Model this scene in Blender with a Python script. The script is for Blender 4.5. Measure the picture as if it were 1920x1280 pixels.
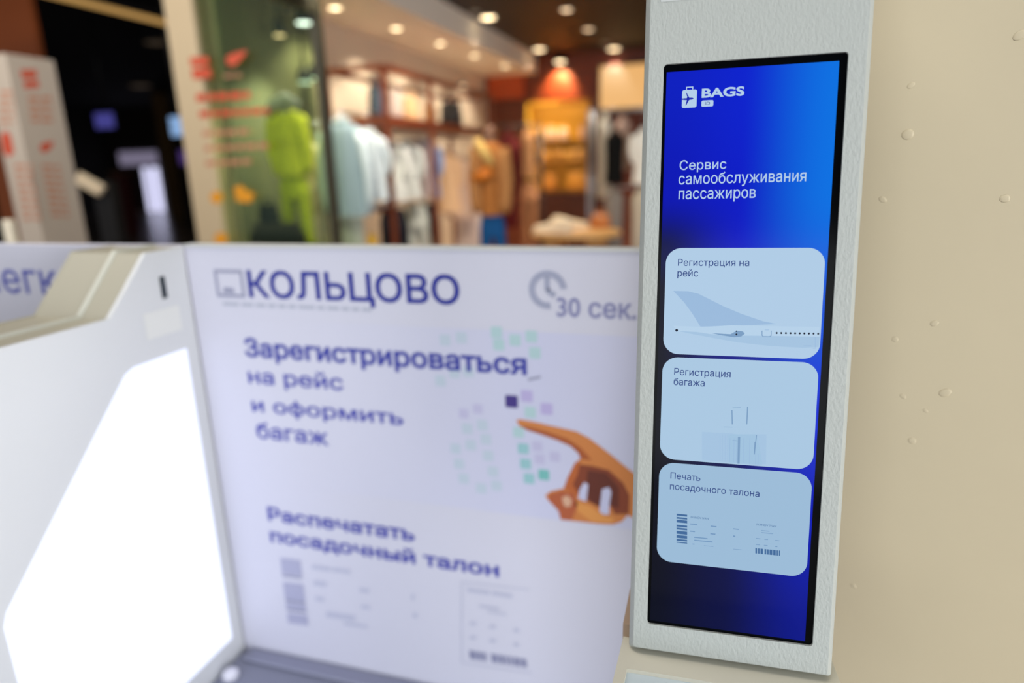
import bpy, bmesh, math, random
import numpy as np
from mathutils import Matrix, Vector
from mathutils.geometry import delaunay_2d_cdt
random.seed(7)
for o in list(bpy.data.objects): bpy.data.objects.remove(o)
SC = bpy.context.scene
COL = SC.collection

# ------------------------------------------------------------------ camera
H = 1.6                                     # eye height
F = 1243.27                                 # focal length in px of the 1920x1280 frame
YAW, PITCH, ROLL = [math.radians(a) for a in (16.8425, 14.9578, -1.5247)]
_c, _s = math.cos, math.sin
_fwd = np.array([-_s(YAW)*_c(PITCH), _c(YAW)*_c(PITCH), -_s(PITCH)])
_right = np.array([_c(YAW), _s(YAW), 0.0]); _up = np.cross(_right, _fwd)
_r = _right*_c(ROLL) + _up*_s(ROLL); _u = -_right*_s(ROLL) + _up*_c(ROLL)
cam = bpy.data.cameras.new('camera'); camo = bpy.data.objects.new('camera', cam); COL.objects.link(camo)
camo.matrix_world = Matrix(((_r[0], _u[0], -_fwd[0], 0), (_r[1], _u[1], -_fwd[1], 0), (_r[2], _u[2], -_fwd[2], H), (0, 0, 0, 1)))
cam.sensor_width = 36; cam.lens = F*36/1920; cam.clip_start = .02; cam.clip_end = 100
cam.dof.use_dof = True; cam.dof.focus_distance = 0.81; cam.dof.aperture_fstop = 1.45
SC.camera = camo

# ------------------------------------------------------------------ world, lights, exposure
w = bpy.data.worlds.new('world'); SC.world = w; w.use_nodes = True
w.node_tree.nodes['Background'].inputs[0].default_value = (.75, .85, 1, 1)
w.node_tree.nodes['Background'].inputs[1].default_value = .25
def area(name, loc, target, sx, sy, power, col):
    l = bpy.data.lights.new(name, 'AREA'); l.shape = 'RECTANGLE'; l.size = sx; l.size_y = sy; l.energy = power; l.color = col
    o = bpy.data.objects.new(name, l); COL.objects.link(o); o.location = loc
    o.rotation_euler = (Vector(target)-Vector(loc)).to_track_quat('-Z', 'Y').to_euler()
    return o
area('facade_daylight', (0.5, -6, 1.45), (0, 1, 1.15), 8, 2.6, 235, (.93, .97, 1))
area('side_daylight', (5.2, -1.4, 1.3), (-1, 1, 1.0), 5, 2.4, 405, (.95, .97, 1))
area('booth_fill_light', (-.6, .3, 4.1), (-.6, .4, 0), 1.6, 1.0, 34, (1, .95, .88))  # unseen lamp added to brighten desk and conveyor tops
area('hall_fill_light', (-3.2, 1.2, 4.1), (-4.2, 4.2, 1.3), 3.0, .6, 150, (1, .9, .76))  # unseen lamp added to brighten the totem and pillar
SC.view_settings.view_transform = 'Standard'; SC.view_settings.look = 'None'
SC.view_settings.gamma = 1; SC.view_settings.exposure = 0; SC.view_settings.use_curve_mapping = False

# ------------------------------------------------------------------ pixel -> direction
def ray(px, py): return (_r*(px-960) - _u*(py-640))/F + _fwd
def onY(px, py, Y): d = ray(px, py); return d*(Y/d[1]) + np.array([0, 0, H])
def onX(px, py, X): d = ray(px, py); return d*(X/d[0]) + np.array([0, 0, H])
def onZ(px, py, Z): d = ray(px, py); return d*((Z-H)/d[2]) + np.array([0, 0, H])

# ------------------------------------------------------------------ materials
def lin(c):
    return tuple(((x/255)/12.92 if x/255 <= .04045 else ((x/255+.055)/1.055)**2.4) for x in c)
MATS = {}
def mat(name, rgb, rough=.55, metal=0, emit=0, bump=None, var=None, spec=.5):
    if name in MATS: return MATS[name]
    m = bpy.data.materials.new(name); m.use_nodes = True; nt = m.node_tree; b = nt.nodes['Principled BSDF']
    c = lin(rgb)+(1,)
    b.inputs['Base Color'].default_value = c; b.inputs['Roughness'].default_value = rough; b.inputs['Metallic'].default_value = metal
    b.inputs['Specular IOR Level'].default_value = spec
    tc = nt.nodes.new('ShaderNodeTexCoord')
    if emit:
        b.inputs['Base Color'].default_value = (0.01, 0.01, 0.01, 1)
        b.inputs['Emission Color'].default_value = c; b.inputs['Emission Strength'].default_value = emit
    if var:                                  # (scale, amount): surface mottling
        n = nt.nodes.new('ShaderNodeTexNoise'); n.inputs['Scale'].default_value = var[0]; n.inputs['Detail'].default_value = 4
        mx = nt.nodes.new('ShaderNodeMix'); mx.data_type = 'RGBA'
        k = var[1]
        mx.inputs[6].default_value = tuple(x*(1-k) for x in c[:3])+(1,); mx.inputs[7].default_value = tuple(min(1, x*(1+k)) for x in c[:3])+(1,)
        nt.links.new(tc.outputs['Object'], n.inputs['Vector']); nt.links.new(n.outputs['Fac'], mx.inputs[0]); nt.links.new(mx.outputs[2], b.inputs['Base Color'])
    if bump and len(bump) == 4:              # grain drawn out along z
        mp = nt.nodes.new('ShaderNodeMapping'); mp.inputs['Scale'].default_value = (1, 1, bump[3]); nt.links.new(tc.outputs['Object'], mp.inputs[0])
    if bump:                                 # (scale, strength, distance)
        n = nt.nodes.new('ShaderNodeTexNoise'); n.inputs['Scale'].default_value = bump[0]; n.inputs['Detail'].default_value = 2
        bp = nt.nodes.new('ShaderNodeBump'); bp.inputs['Strength'].default_value = bump[1]; bp.inputs['Distance'].default_value = bump[2]
        nt.links.new(mp.outputs[0] if len(bump) == 4 else tc.outputs['Object'], n.inputs['Vector']); nt.links.new(n.outputs['Fac'], bp.inputs['Height']); nt.links.new(bp.outputs['Normal'], b.inputs['Normal'])
    MATS[name] = m; return m
def screen_mat(name, rgb, k=1.0):            # lit pixels under glass
    return mat(name, rgb, .25, 0, k, spec=.04)

# ------------------------------------------------------------------ object helpers
def link(name, me, parent=None, m=None, origin=None):
    o = bpy.data.objects.new(name, me); COL.objects.link(o)
    if m: me.materials.clear(); me.materials.append(m)
    vs = np.empty(len(me.vertices)*3); me.vertices.foreach_get('co', vs); vs = vs.reshape(-1, 3)
    c = np.array(origin) if origin is not None else np.array([*(vs.min(0)+vs.max(0))[:2]/2, vs[:, 2].min()])
    me.vertices.foreach_set('co', (vs-c).ravel()); me.update()
    base = np.zeros(3)
    if parent is not None:
        o.parent = parent; base = np.array(parent['_w'])
    o.location = c-base; o['_w'] = list(map(float, c))
    return o
def mesh(name, V, Fc, m, parent=None, smooth=False):
    me = bpy.data.meshes.new(name); me.from_pydata([tuple(map(float, v)) for v in V], [], Fc); me.update()
    bm = bmesh.new(); bm.from_mesh(me); bmesh.ops.recalc_face_normals(bm, faces=bm.faces); bm.to_mesh(me); bm.free()
    if smooth: me.polygons.foreach_set('use_smooth', [True]*len(me.polygons))
    return link(name, me, parent, m)
def from_bm(name, bm, m, parent=None, smooth=False):
    me = bpy.data.meshes.new(name); bmesh.ops.recalc_face_normals(bm, faces=bm.faces); bm.to_mesh(me); bm.free()
    if smooth: me.polygons.foreach_set('use_smooth', [True]*len(me.polygons))
    return link(name, me, parent, m)
def thing(name, loc, label, cat, group=None):
    o = bpy.data.objects.new(name, None); o.empty_display_size = .1; COL.objects.link(o); o.location = loc
    o['_w'] = list(map(float, loc)); return tag(o, label, cat, group)
def tag(o, label, cat, group=None, kind=None):
    if label: o['label'] = label
    if cat: o['category'] = cat
    if group: o['group'] = group
    if kind: o['kind'] = kind
    return o
def struct(o): o['kind'] = 'structure'; return o
def bm_box(bm, lo, hi, bevel=0):
    lo, hi = np.array(lo), np.array(hi)
    vs = [bm.verts.new((hi[0] if i & 1 else lo[0], hi[1] if i & 2 else lo[1], hi[2] if i & 4 else lo[2])) for i in range(8)]
    fs = [bm.faces.new([vs[i] for i in q]) for q in ((0, 1, 3, 2), (4, 6, 7, 5), (0, 4, 5, 1), (2, 3, 7, 6), (0, 2, 6, 4), (1, 5, 7, 3))]
    if bevel:
        es = list({e for f in fs for e in f.edges})
        bmesh.ops.bevel(bm, geom=es, offset=bevel, segments=2, profile=.5, affect='EDGES')
def box(name, lo, hi, m, parent=None, bevel=0):
    bm = bmesh.new(); bm_box(bm, lo, hi, bevel); return from_bm(name, bm, m, parent)
def boxes(name, L, m, parent=None, bevel=0):
    bm = bmesh.new()
    for lo, hi in L: bm_box(bm, lo, hi, bevel)
    return from_bm(name, bm, m, parent)
def tube_data(pts, rad, n=10, cap=True, squash=None):
    """rings around a polyline; rad: number or list; squash: (axis vector, factor)"""
    P = [np.array(p, float) for p in pts]; V = []; Fc = []
    if not hasattr(rad, '__len__'): rad = [rad]*len(P)
    prev = None
    for i, p in enumerate(P):
        t = (P[min(i+1, len(P)-1)]-P[max(i-1, 0)]); t /= np.linalg.norm(t)
        if prev is None:
            a = np.array([0, 0, 1.0]) if abs(t[2]) < .9 else np.array([0, 1.0, 0])
        else: a = prev
        b = np.cross(t, a); b /= np.linalg.norm(b); a = np.cross(b, t); prev = a
        for k in range(n):
            th = 2*math.pi*k/n; V.append(p+rad[i]*(a*math.cos(th)+b*math.sin(th)))
    for i in range(len(P)-1):
        for k in range(n):
            Fc.append((i*n+k, i*n+(k+1) % n, (i+1)*n+(k+1) % n, (i+1)*n+k))
    if cap:
        Fc.append(tuple(range(n))); Fc.append(tuple(range((len(P)-1)*n, len(P)*n)))
    return V, Fc
def tube(name, pts, rad, m, parent=None, n=10, smooth=True):
    V, Fc = tube_data(pts, rad, n); return mesh(name, V, Fc, m, parent, smooth)
def lathe(name, prof, center, m, parent=None, n=24, smooth=True, caps=True):
    V = []; Fc = []
    for r, z in prof:
        for k in range(n):
            th = 2*math.pi*k/n; V.append((center[0]+r*math.cos(th), center[1]+r*math.sin(th), center[2]+z))
    for i in range(len(prof)-1):
        for k in range(n): Fc.append((i*n+k, i*n+(k+1) % n, (i+1)*n+(k+1) % n, (i+1)*n+k))
    if caps: Fc.append(tuple(range(n))); Fc.append(tuple(range((len(prof)-1)*n, len(prof)*n)))
    return mesh(name, V, Fc, m, parent, smooth)

# flat print on a plane: origin O, axes U,V, normal N towards the viewer
class Sheet:
    def __init__(s, O, U, V, N): s.O, s.U, s.V, s.N = [np.array(a, float) for a in (O, U, V, N)]; s.lvl = 0
    def px(s, x, y):
        d = ray(x, y); o = np.array([0, 0, H]); t = np.dot(s.O-o, s.N)/np.dot(d, s.N); p = o+d*t-s.O
        return np.array([p.dot(s.U), p.dot(s.V)])
    def w(s, uv, h=0): return s.O+s.U*uv[0]+s.V*uv[1]+s.N*h
    def poly(s, name, uvs, m, parent, h):
        if len(uvs) > 4:
            P = [Vector((float(q[0]), float(q[1]))) for q in uvs]; n = len(P)
            r = delaunay_2d_cdt(P, [(i, (i+1) % n) for i in range(n)], [], 1, 1e-7)
            return mesh(name, [s.w(q, h) for q in r[0]], [tuple(t) for t in r[2]], m, parent)
        return mesh(name, [s.w(q, h) for q in uvs], [tuple(range(len(uvs)))], m, parent)
    def pxpoly(s, name, pts, m, parent, h): return s.poly(name, [s.px(*p) for p in pts], m, parent, h)
    def polys(s, name, L, m, parent, h, sep=False):
        if sep: return [s.poly(name, uvs, m, parent, h) for uvs in L]
        bm = bmesh.new()
        for uvs in L:
            f = bm.faces.new([bm.verts.new(s.w(q, h)) for q in uvs])
            if len(uvs) > 4: bmesh.ops.triangulate(bm, faces=[f])
        o = from_bm(name, bm, m, parent)
        if len(L) > 1: o['kind'] = 'stuff'                       # print too fine to pick apart
        return o
    def text(s, name, txt, L, R, top, m, parent, h, bold=0.0, exact_first=None):
        """L/R: pixel of left and right baseline ends, top: pixel of the first letter's top"""
        a, b, t = s.px(*L), s.px(*R), s.px(*top)
        me, bb = glyphs(txt, bold); _, fb = glyphs(txt[0], bold)
        sx = (b[0]-a[0])/(bb[1]-bb[0]); sy = (t[1]-a[1])/fb[3]
        sl = (b[1]-a[1])/(b[0]-a[0])
        co = np.empty(len(me.vertices)*3); me.vertices.foreach_get('co', co); co = co.reshape(-1, 3)
        uu = (co[:, 0]-bb[0])*sx; vv = co[:, 1]*sy
        W = s.O+np.outer(a[0]+uu, s.U)+np.outer(a[1]+vv+uu*sl*.0+0, s.V)+s.N*h
        cuts = [-1e9]; wd = txt.split(' ')
        for i in range(1, len(wd)): cuts.append(glyphs(' '.join(wd[:i]), bold)[1][1]+.05)
        cuts.append(1e9); res = []
        for lo, hi in zip(cuts[:-1], cuts[1:]):           # each word its own part
            fs = [tuple(p.vertices) for p in me.polygons if lo < co[p.vertices[0], 0] <= hi]
            us = sorted({i for f in fs for i in f}); ix = {u: i for i, u in enumerate(us)}
            mw = bpy.data.meshes.new(name); mw.from_pydata([tuple(W[u]) for u in us], [], [tuple(ix[i] for i in f) for f in fs]); mw.update()
            res.append(link(name, mw, parent, m))
        return res[0]
GL = {}
def glyphs(txt, bold=0.0):
    """outline of the built-in font, emboldened along its normals and filled by winding number"""
    k = (txt, bold)
    if k in GL: return GL[k]
    cu = bpy.data.curves.new('t', 'FONT'); cu.body = txt; cu.resolution_u = 4; cu.fill_mode = 'NONE'
    ob = bpy.data.objects.new('t', cu); COL.objects.link(ob)
    dg = bpy.context.evaluated_depsgraph_get(); dg.update()
    me = bpy.data.meshes.new_from_object(ob.evaluated_get(dg))
    bpy.data.objects.remove(ob); bpy.data.curves.remove(cu)
    co = np.array([v.co[:2] for v in me.vertices]); nxt = {}
    adj = {}
    for e in me.edges: a, b = e.vertices; adj.setdefault(a, []).append(b); adj.setdefault(b, []).append(a)
    seen = set(); loops = []
    for st in range(len(co)):
        if st in seen or st not in adj: continue
        lp = [st]; seen.add(st)
        cur = st+1 if st+1 in adj[st] else adj[st][0]      # keep the font's own contour direction
        while cur not in seen:
            lp.append(cur); seen.add(cur)
            nb_ = [q for q in adj[cur] if q not in seen]
            if not nb_: break
            cur = nb_[0]
        if len(lp) > 2: loops.append(co[lp])
    ar = lambda P: .5*np.sum(P[:, 0]*np.roll(P[:, 1], -1)-np.roll(P[:, 0], -1)*P[:, 1])
    rng = sorted(range(len(loops)), key=lambda i: loops[i][:, 0].min()); clus = {}; cur = -1; xe = -1e9
    for i in rng:                                # contours that share an x range belong to one letter
        if loops[i][:, 0].min() > xe: cur += 1
        xe = max(xe, loops[i][:, 0].max()) if cur in clus.values() else loops[i][:, 0].max(); clus[i] = cur
    sgn = {c: math.copysign(1, ar(max((loops[i] for i in clus if clus[i] == c), key=lambda P: abs(ar(P))))) for c in set(clus.values())}
    out = []
    for li, P in enumerate(loops):
        sg = sgn[clus[li]]
        if bold:
            keep = np.linalg.norm(P-np.roll(P, 1, 0), axis=1) > 1e-6; P = P[keep]
            d1 = P-np.roll(P, 1, 0); d2 = np.roll(P, -1, 0)-P
            d1 /= np.linalg.norm(d1, axis=1)[:, None]; d2 /= np.linalg.norm(d2, axis=1)[:, None]
            n1 = np.stack([d1[:, 1], -d1[:, 0]], 1)*sg; n2 = np.stack([d2[:, 1], -d2[:, 0]], 1)*sg
            nn = n1+n2; nn /= np.maximum((nn*n1).sum(1), .45)[:, None]
            P = P+nn*bold
        out.append(P)
    V = [Vector(p) for P in out for p in P]; E_ = []; s0 = 0
    for P in out:
        n = len(P); E_ += [(s0+i, s0+(i+1) % n) for i in range(n)]; s0 += n
    r = delaunay_2d_cdt(V, E_, [], 0, 1e-6)
    vv = np.array([tuple(v) for v in r[0]]); tri = r[2]; keepf = []
    cen = np.array([vv[list(t)].mean(0) for t in tri]); wn = np.zeros(len(cen))
    for P in out:
        A = P; Bq = np.roll(P, -1, 0)
        for a, b in zip(A, Bq):
            cr = (b[0]-a[0])*(cen[:, 1]-a[1])-(b[1]-a[1])*(cen[:, 0]-a[0])
            wn += ((a[1] <= cen[:, 1]) & (b[1] > cen[:, 1]) & (cr > 0)).astype(int)
            wn -= ((a[1] > cen[:, 1]) & (b[1] <= cen[:, 1]) & (cr < 0)).astype(int)
    keepf = [tuple(t) for t, w0 in zip(tri, wn) if abs(w0) > .5]
    used = sorted({i for t in keepf for i in t}); ix = {u: i for i, u in enumerate(used)}
    me = bpy.data.meshes.new('lettering'); me.from_pydata([(*vv[u], 0) for u in used], [], [tuple(ix[i] for i in t) for t in keepf]); me.update()
    bb = vv[used]
    GL[k] = (me, (bb[:, 0].min(), bb[:, 0].max(), bb[:, 1].min(), bb[:, 1].max())); return GL[k]
def rrect(u0, v0, u1, v1, r, n=7):
    P = []
    for cx, cy, a0 in ((u1-r, v1-r, 0), (u0+r, v1-r, 90), (u0+r, v0+r, 180), (u1-r, v0+r, 270)):
        for k in range(n):
            a = math.radians(a0+90*k/(n-1)); P.append((cx+r*math.cos(a), cy+r*math.sin(a)))
    return P

# ------------------------------------------------------------------ common materials
M_white = mat('white_laminate', (218, 220, 222), .45, bump=(900, .05, .0004), spec=.3)
M_poster = mat('poster_film', (211, 211, 225), .35, spec=.25)
M_cap = mat('beige_grey_edging', (172, 168, 152), .5)
M_ridge = mat('pale_edging', (198, 199, 188), .45)
M_ink = mat('blue_ink', (22, 36, 146), .5)
M_ink2 = mat('violet_blue_ink', (66, 70, 170), .5)
M_inkg = mat('grey_violet_ink', (150, 152, 178), .5)
M_darkwood = mat('dark_stained_wood', (70, 28, 14), .45, var=(8, .35))
M_redwood = mat('reddish_brown_wood', (108, 48, 23), .4, var=(9, .3))
M_chrome = mat('brushed_steel', (150, 152, 158), .3, 1)
M_black = mat('black_metal', (18, 17, 17), .5)

# ------------------------------------------------------------------ structure: hall, shop shell
XP = -1.206; YP = 1.30
struct(box('floor', (-26, -7, -.1), (6, 24.4, 0), mat('brown_stone_floor', (146, 128, 110), .22, var=(.8, .25))))
struct(box('ceiling', (-26, 2.2, 4.3), (6, 24.4, 4.4), mat('black_hall_ceiling', (14, 13, 13), .8)))
struct(box('wall_back', (-26, 24.2, 0), (6, 24.4, 4.4), mat('dark_hall_wall', (40, 30, 24), .7)))
struct(box('wall_left', (-26, -1, 0), (-25.8, 24.2, 4.4), mat('dark_side_wall', (26, 22, 20), .8)))

M_beige = mat('beige_painted_plaster', (210, 196, 165), .55, bump=(14, .12, .004), var=(3, .05))
# the beige pier stands turned a little towards the booth
WA = math.radians(24); WO = np.array([.04, 1.12, 0]); WU = np.array([math.cos(WA), -math.sin(WA), 0]); WN = np.array([-math.sin(WA), -math.cos(WA), 0])
bm = bmesh.new(); fp = [WO, WO+WU*1.15, WO+WU*1.15-WN*.7, WO-WN*.7]
v0 = [bm.verts.new((p[0], p[1], 0)) for p in fp]; v1 = [bm.verts.new((p[0], p[1], 4.3)) for p in fp]
for i in range(4): bm.faces.new((v0[i], v0[(i+1) % 4], v1[(i+1) % 4], v1[i]))
bm.faces.new(v0); bm.faces.new(v1)
wall = struct(from_bm('wall_right', bm, M_beige))
WS = Sheet(WO, WU, (0, 0, 1), WN)
for i, (x, y, r) in enumerate(((1884, 372, .0052), (1772, 736, .0066), (1693, 743, .0038), (1702, 252, .007), (1708, 160, .004), (1655, 374, .0045), (1678, 636, .004), (1752, 606, .0045), (1600, 1098, .004), (1710, 826, .005), (1912, 66, .006), (1735, 770, .003))):
    p = WS.w(WS.px(x, y))                     # plaster lumps under the paint
    bm = bmesh.new(); bmesh.ops.create_icosphere(bm, subdivisions=2, radius=1)
    for v in bm.verts:
        q = p+WU*v.co.x*r*1.1+WN*v.co.y*r*.13+WU*v.co.z*r*.4*math.sin(i*2.1); v.co = Vector((q[0], q[1], p[2]+v.co.z*r))
    from_bm('paint_lump', bm, M_beige, wall, True)

# ------------------------------------------------------------------ self-service kiosk
S = .70/.8517
ty, tx, ky = [math.radians(a) for a in (8.49, -.70, 1.852)]
kz = np.array([tx, ty, 1.0]); kz /= np.linalg.norm(kz)
kx = np.array([math.cos(ky), math.sin(ky), 0]); kx -= kz*kx.dot(kz); kx /= np.linalg.norm(kx); kn = np.cross(kx, kz)
K = Sheet(ray(1229, 644)*S+np.array([0, 0, H]), kx, kz, kn)
kiosk = thing('self_service_kiosk', (K.O[0]+.1, K.O[1]-.1, 0), 'white textured self-service kiosk with tall blue touchscreen', 'kiosk')
M_powder = mat('white_textured_powder_coat', (170, 174, 169), .5, bump=(300, .55, .0018, .5), spec=.35)
tl, tr, bl, br = [K.px(*q) for q in ((1245, 120), (1590, 97), (1213, 1168), (1525, 1213))]
SU0, SU1 = (tl[0]+bl[0])/2, (tr[0]+br[0])/2; SV0, SV1 = (bl[1]+br[1])/2, (tl[1]+tr[1])/2
cl = [K.px(*q) for q in ((1210, 0), (1178, 1222), (1645, 0), (1563, 1230))]
CU0, CU1 = (cl[0][0]+cl[1][0])/2, (cl[2][0]+cl[3][0])/2
CV0 = K.px(1181, 1219)[1]; CV1 = .50
def ring(bm, pts, h): return [bm.verts.new(K.w(p, h)) for p in pts]
def bridge(bm, A, B):
    n = len(A)
    for i in range(n): bm.faces.new((A[i], A[(i+1) % n], B[(i+1) % n], B[i]))
bm = bmesh.new()
FD = .10                                       # housing depth
inner = rrect(SU0, SV0, SU1, SV1, .004)
L = [ring(bm, inner, -.004), ring(bm, inner, 0)]
for i, hh in ((.0062, 0), (.0004, -.0085)):        # steep chamfer along the housing's edges
    L.append(ring(bm, rrect(CU0+i, CV0+i, CU1-i, CV1-i, .004), hh))
L.append(ring(bm, rrect(CU0, CV0, CU1, CV1, .004), -.012)); L.append(ring(bm, rrect(CU0, CV0, CU1, CV1, .004), -FD))
for a, b in zip(L[:-1], L[1:]): bridge(bm, a, b)
bm.faces.new(L[-1])
o = from_bm('column_housing', bm, M_powder, kiosk)
for p in o.data.polygons: p.use_smooth = True
try: o.data.set_sharp_from_angle(angle=math.radians(30))
except Exception: pass
M_bez = mat('black_glass', (4, 5, 7), .12, spec=.06)
K.poly('screen_bezel', inner, M_bez, kiosk, -.0035)
# lit display with its own picture: a blue wash, darker to the lower left, azure to the right
def display_material():
    m = bpy.data.materials.new('display_picture'); m.use_nodes = True; nt = m.node_tree; b = nt.nodes['Principled BSDF']
    b.inputs['Base Color'].default_value = (.004, .004, .006, 1); b.inputs['Roughness'].default_value = .12; b.inputs['Specular IOR Level'].default_value = .06
    at = nt.nodes.new('ShaderNodeAttribute'); at.attribute_name = 'uvpos'; sp = nt.nodes.new('ShaderNodeSeparateXYZ')
    nt.links.new(at.outputs['Vector'], sp.inputs[0])
    def ramp(src, stops, interp='EASE'):
        r = nt.nodes.new('ShaderNodeValToRGB'); nt.links.new(src, r.inputs[0]); r.color_ramp.interpolation = interp
        e = r.color_ramp.elements
        while len(e) < len(stops): e.new(.5)
        for i, (p, c) in enumerate(stops): e[i].position = p; e[i].color = lin(c)+(1,)
        return r.outputs[0]
    leftc = ramp(sp.outputs['Y'], [(0, (0, 3, 22)), (.36, (0, 1, 10)), (.62, (0, 2, 26)), (.70, (0, 6, 70)), (.80, (0, 16, 180)), (1, (0, 26, 190))])
    midc = ramp(sp.outputs['Y'], [(0, (0, 5, 62)), (.12, (0, 6, 66)), (.35, (0, 6, 80)), (.60, (0, 10, 150)), (.72, (0, 20, 195)), (1, (0, 30, 205))])
    rightc = ramp(sp.outputs['Y'], [(0, (0, 16, 135)), (.25, (0, 24, 180)), (.42, (0, 40, 210)), (.58, (0, 78, 215)), (.8, (0, 112, 225)), (1, (0, 112, 225))])
    def mix(f0, f1, A, B):
        mr = nt.nodes.new('ShaderNodeMapRange'); mr.interpolation_type = 'SMOOTHSTEP'; nt.links.new(sp.outputs['X'], mr.inputs[0]); mr.inputs[1].default_value = f0; mr.inputs[2].default_value = f1
        mx = nt.nodes.new('ShaderNodeMix'); mx.data_type = 'RGBA'; nt.links.new(mr.outputs[0], mx.inputs[0]); nt.links.new(A, mx.inputs[6]); nt.links.new(B, mx.inputs[7]); return mx.outputs[2]
    c = mix(.45, 1.02, mix(.0, .55, leftc, midc), rightc)
    nt.links.new(c, b.inputs['Emission Color']); b.inputs['Emission Strength'].default_value = 1.0
    return m
DU0, DU1 = SU0+.0035, SU1-.0085; DV0, DV1 = SV0+.004, SV1-.0085
disp = K.poly('display', [(DU0, DV0), (DU1, DV0), (DU1, DV1), (DU0, DV1)], display_material(), kiosk, -.0030)
at = disp.data.attributes.new('uvpos', 'FLOAT_VECTOR', 'POINT')
for i, v in enumerate(disp.data.vertices):
    p = np.array(disp['_w'])+np.array(v.co)-K.O
    at.data[i].vector = ((p.dot(kx)-DU0)/(DU1-DU0), (p.dot(kz)-DV0)/(DV1-DV0), 0)
M_pale = screen_mat('display_pale_blue', (178, 205, 232))
M_scr_txt = screen_mat('display_text_navy', (36, 62, 128))
h1, h2, h3, h4 = -.0027, -.0025, -.0023, -.0021
# logo: suitcase with aeroplane, BAGS, ID tag
def crop(ox, oy, sc): return lambda L: [(ox+x/sc, oy+y/sc) for x, y in L]
c2 = crop(1260, 140, 12.0)
q = [K.px(*p) for p in c2([(218, 740), (566, 315)])]
K.poly('logo_suitcase', rrect(q[0][0], q[0][1], q[1][0], q[1][1], .0022), M_pale, disp, h1)
hl = [K.px(*p) for p in c2([(315, 325), (480, 250)])]
a, b = hl; t = .0011
K.polys('logo_handle', [[(a[0], a[1]), (a[0]+t, a[1]), (a[0]+t, b[1]), (a[0], b[1])], [(b[0]-t, a[1]), (b[0], a[1]), (b[0], b[1]), (b[0]-t, b[1])], [(a[0], b[1]-t), (b[0], b[1]-t), (b[0], b[1]), (a[0], b[1])]], M_pale, disp, h1)
M_logo_blue = screen_mat('display_logo_blue', (0, 24, 170))
K.pxpoly('logo_aeroplane', c2([(215, 525), (335, 515), (345, 490), (315, 390), (325, 388), (390, 505), (460, 505), (490, 525), (465, 545), (385, 558), (318, 680), (303, 678), (335, 562), (215, 552)]), M_logo_blue, disp, h2)
K.text('lettering', 'BAGS', *c2([(668, 500), (1632, 452), (672, 302)]), M_pale, disp, h1, .035)
q = [K.px(*p) for p in c2([(662, 712), (936, 555)])]
tagp = K.poly('logo_tag', rrect(q[0][0], q[0][1], q[1][0], q[1][1], .0016), M_pale, disp, h1)
K.text('lettering', 'ID', *c2([(745, 670), (855, 664), (748, 600)]), M_scr_txt, disp, h2)
for s_, Lp, Rp, Tp in (('Сервис', (1274, 318), (1362, 316), (1275, 300)), ('самообслуживания', (1272, 345), (1512, 341), (1273, 329)), ('пассажиров', (1272, 373), (1417, 371), (1273, 357))):
    K.text('lettering', s_, Lp, Rp, Tp, M_pale, disp, h1, .006)
M_card = screen_mat('display_card', (172, 201, 228))
# card edges measured: left ~, right ~, tops and bottoms
cardU = (np.mean([K.px(1246, 560)[0], K.px(1240, 770)[0], K.px(1233, 960)[0]]), np.mean([K.px(1545, 560)[0], K.px(1531, 780)[0], K.px(1517, 985)[0]]))
cards = []
for vt, vb, ttl in (((K.px(1272, 464.6)[1]+K.px(1521, 464.6)[1])/2, (K.px(1275, 664)[1]+K.px(1508, 673.6)[1])/2, (('Регистрация на', (1271, 498), (1405, 498), (1271, 485)), ('рейс', (1270, 518), (1309, 518), (1270, 508)))),
                    ((K.px(1275, 669.7)[1]+K.px(1505, 680)[1])/2, (K.px(1262, 862)[1]+K.px(1497, 881)[1])/2, (('Регистрация', (1264, 703), (1370, 707), (1264, 690)), ('багажа', (1263, 722), (1321, 725), (1263, 709)))),
                    ((K.px(1257, 867.5)[1]+K.px(1496, 888)[1])/2, (K.px(1262, 1054.8)[1]+K.px(1490.5, 1082.6)[1])/2, (('Печать', (1257, 898), (1313, 903), (1257, 886)), ('посадочного талона', (1256, 918), (1424, 934), (1256, 909))))):
    cards.append(K.poly('menu_card', rrect(cardU[0], vb, cardU[1], vt, .0185, 10), screen_mat('display_card_%d' % len(cards), ((174, 202, 228), (168, 198, 224), (154, 186, 214))[len(cards)]), disp, h1))
    for s_, Lp, Rp, Tp in ttl: K.text('lettering', s_, Lp, Rp, Tp, M_scr_txt, disp, h2, .004)
# card 1: aeroplane tail
c3 = crop(1240, 520, 6.0)
M_f1 = screen_mat('display_fin', (152, 184, 218)); M_f2 = screen_mat('display_fuselage', (162, 193, 222)); M_f3 = screen_mat('display_fuselage_pale', (180, 207, 231)); M_f4 = screen_mat('display_engine', (120, 155, 192)); M_dot = screen_mat('display_dot', (10, 20, 44))
K.pxpoly('tail_fin', c3([(135, 152), (300, 155), (420, 185), (700, 325), (900, 410), (1150, 495), (1300, 525), (900, 545), (440, 555), (350, 410), (260, 285)]), M_f1, disp, h2)
K.pxpoly('fuselage', c3([(135, 545), (450, 558), (800, 540), (1785, 560), (1775, 790), (1600, 795), (1200, 770), (850, 730), (600, 685), (330, 635), (170, 605)]), M_f3, disp, h3)
K.pxpoly('fuselage_shade', c3([(560, 640), (930, 655), (1785, 668), (1776, 785), (1600, 795), (1200, 770), (850, 730), (600, 685), (330, 635), (190, 605), (400, 615)]), M_f2, disp, h4)
K.pxpoly('engine', c3([(560, 628), (780, 640), (850, 600), (920, 610), (940, 635), (900, 665), (820, 675), (700, 655)]), M_f4, disp, -.0020)
def px_sq(cx, cy, r): return [(cx-r, cy-r), (cx+r, cy-r), (cx+r, cy+r), (cx-r, cy+r)]
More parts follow.
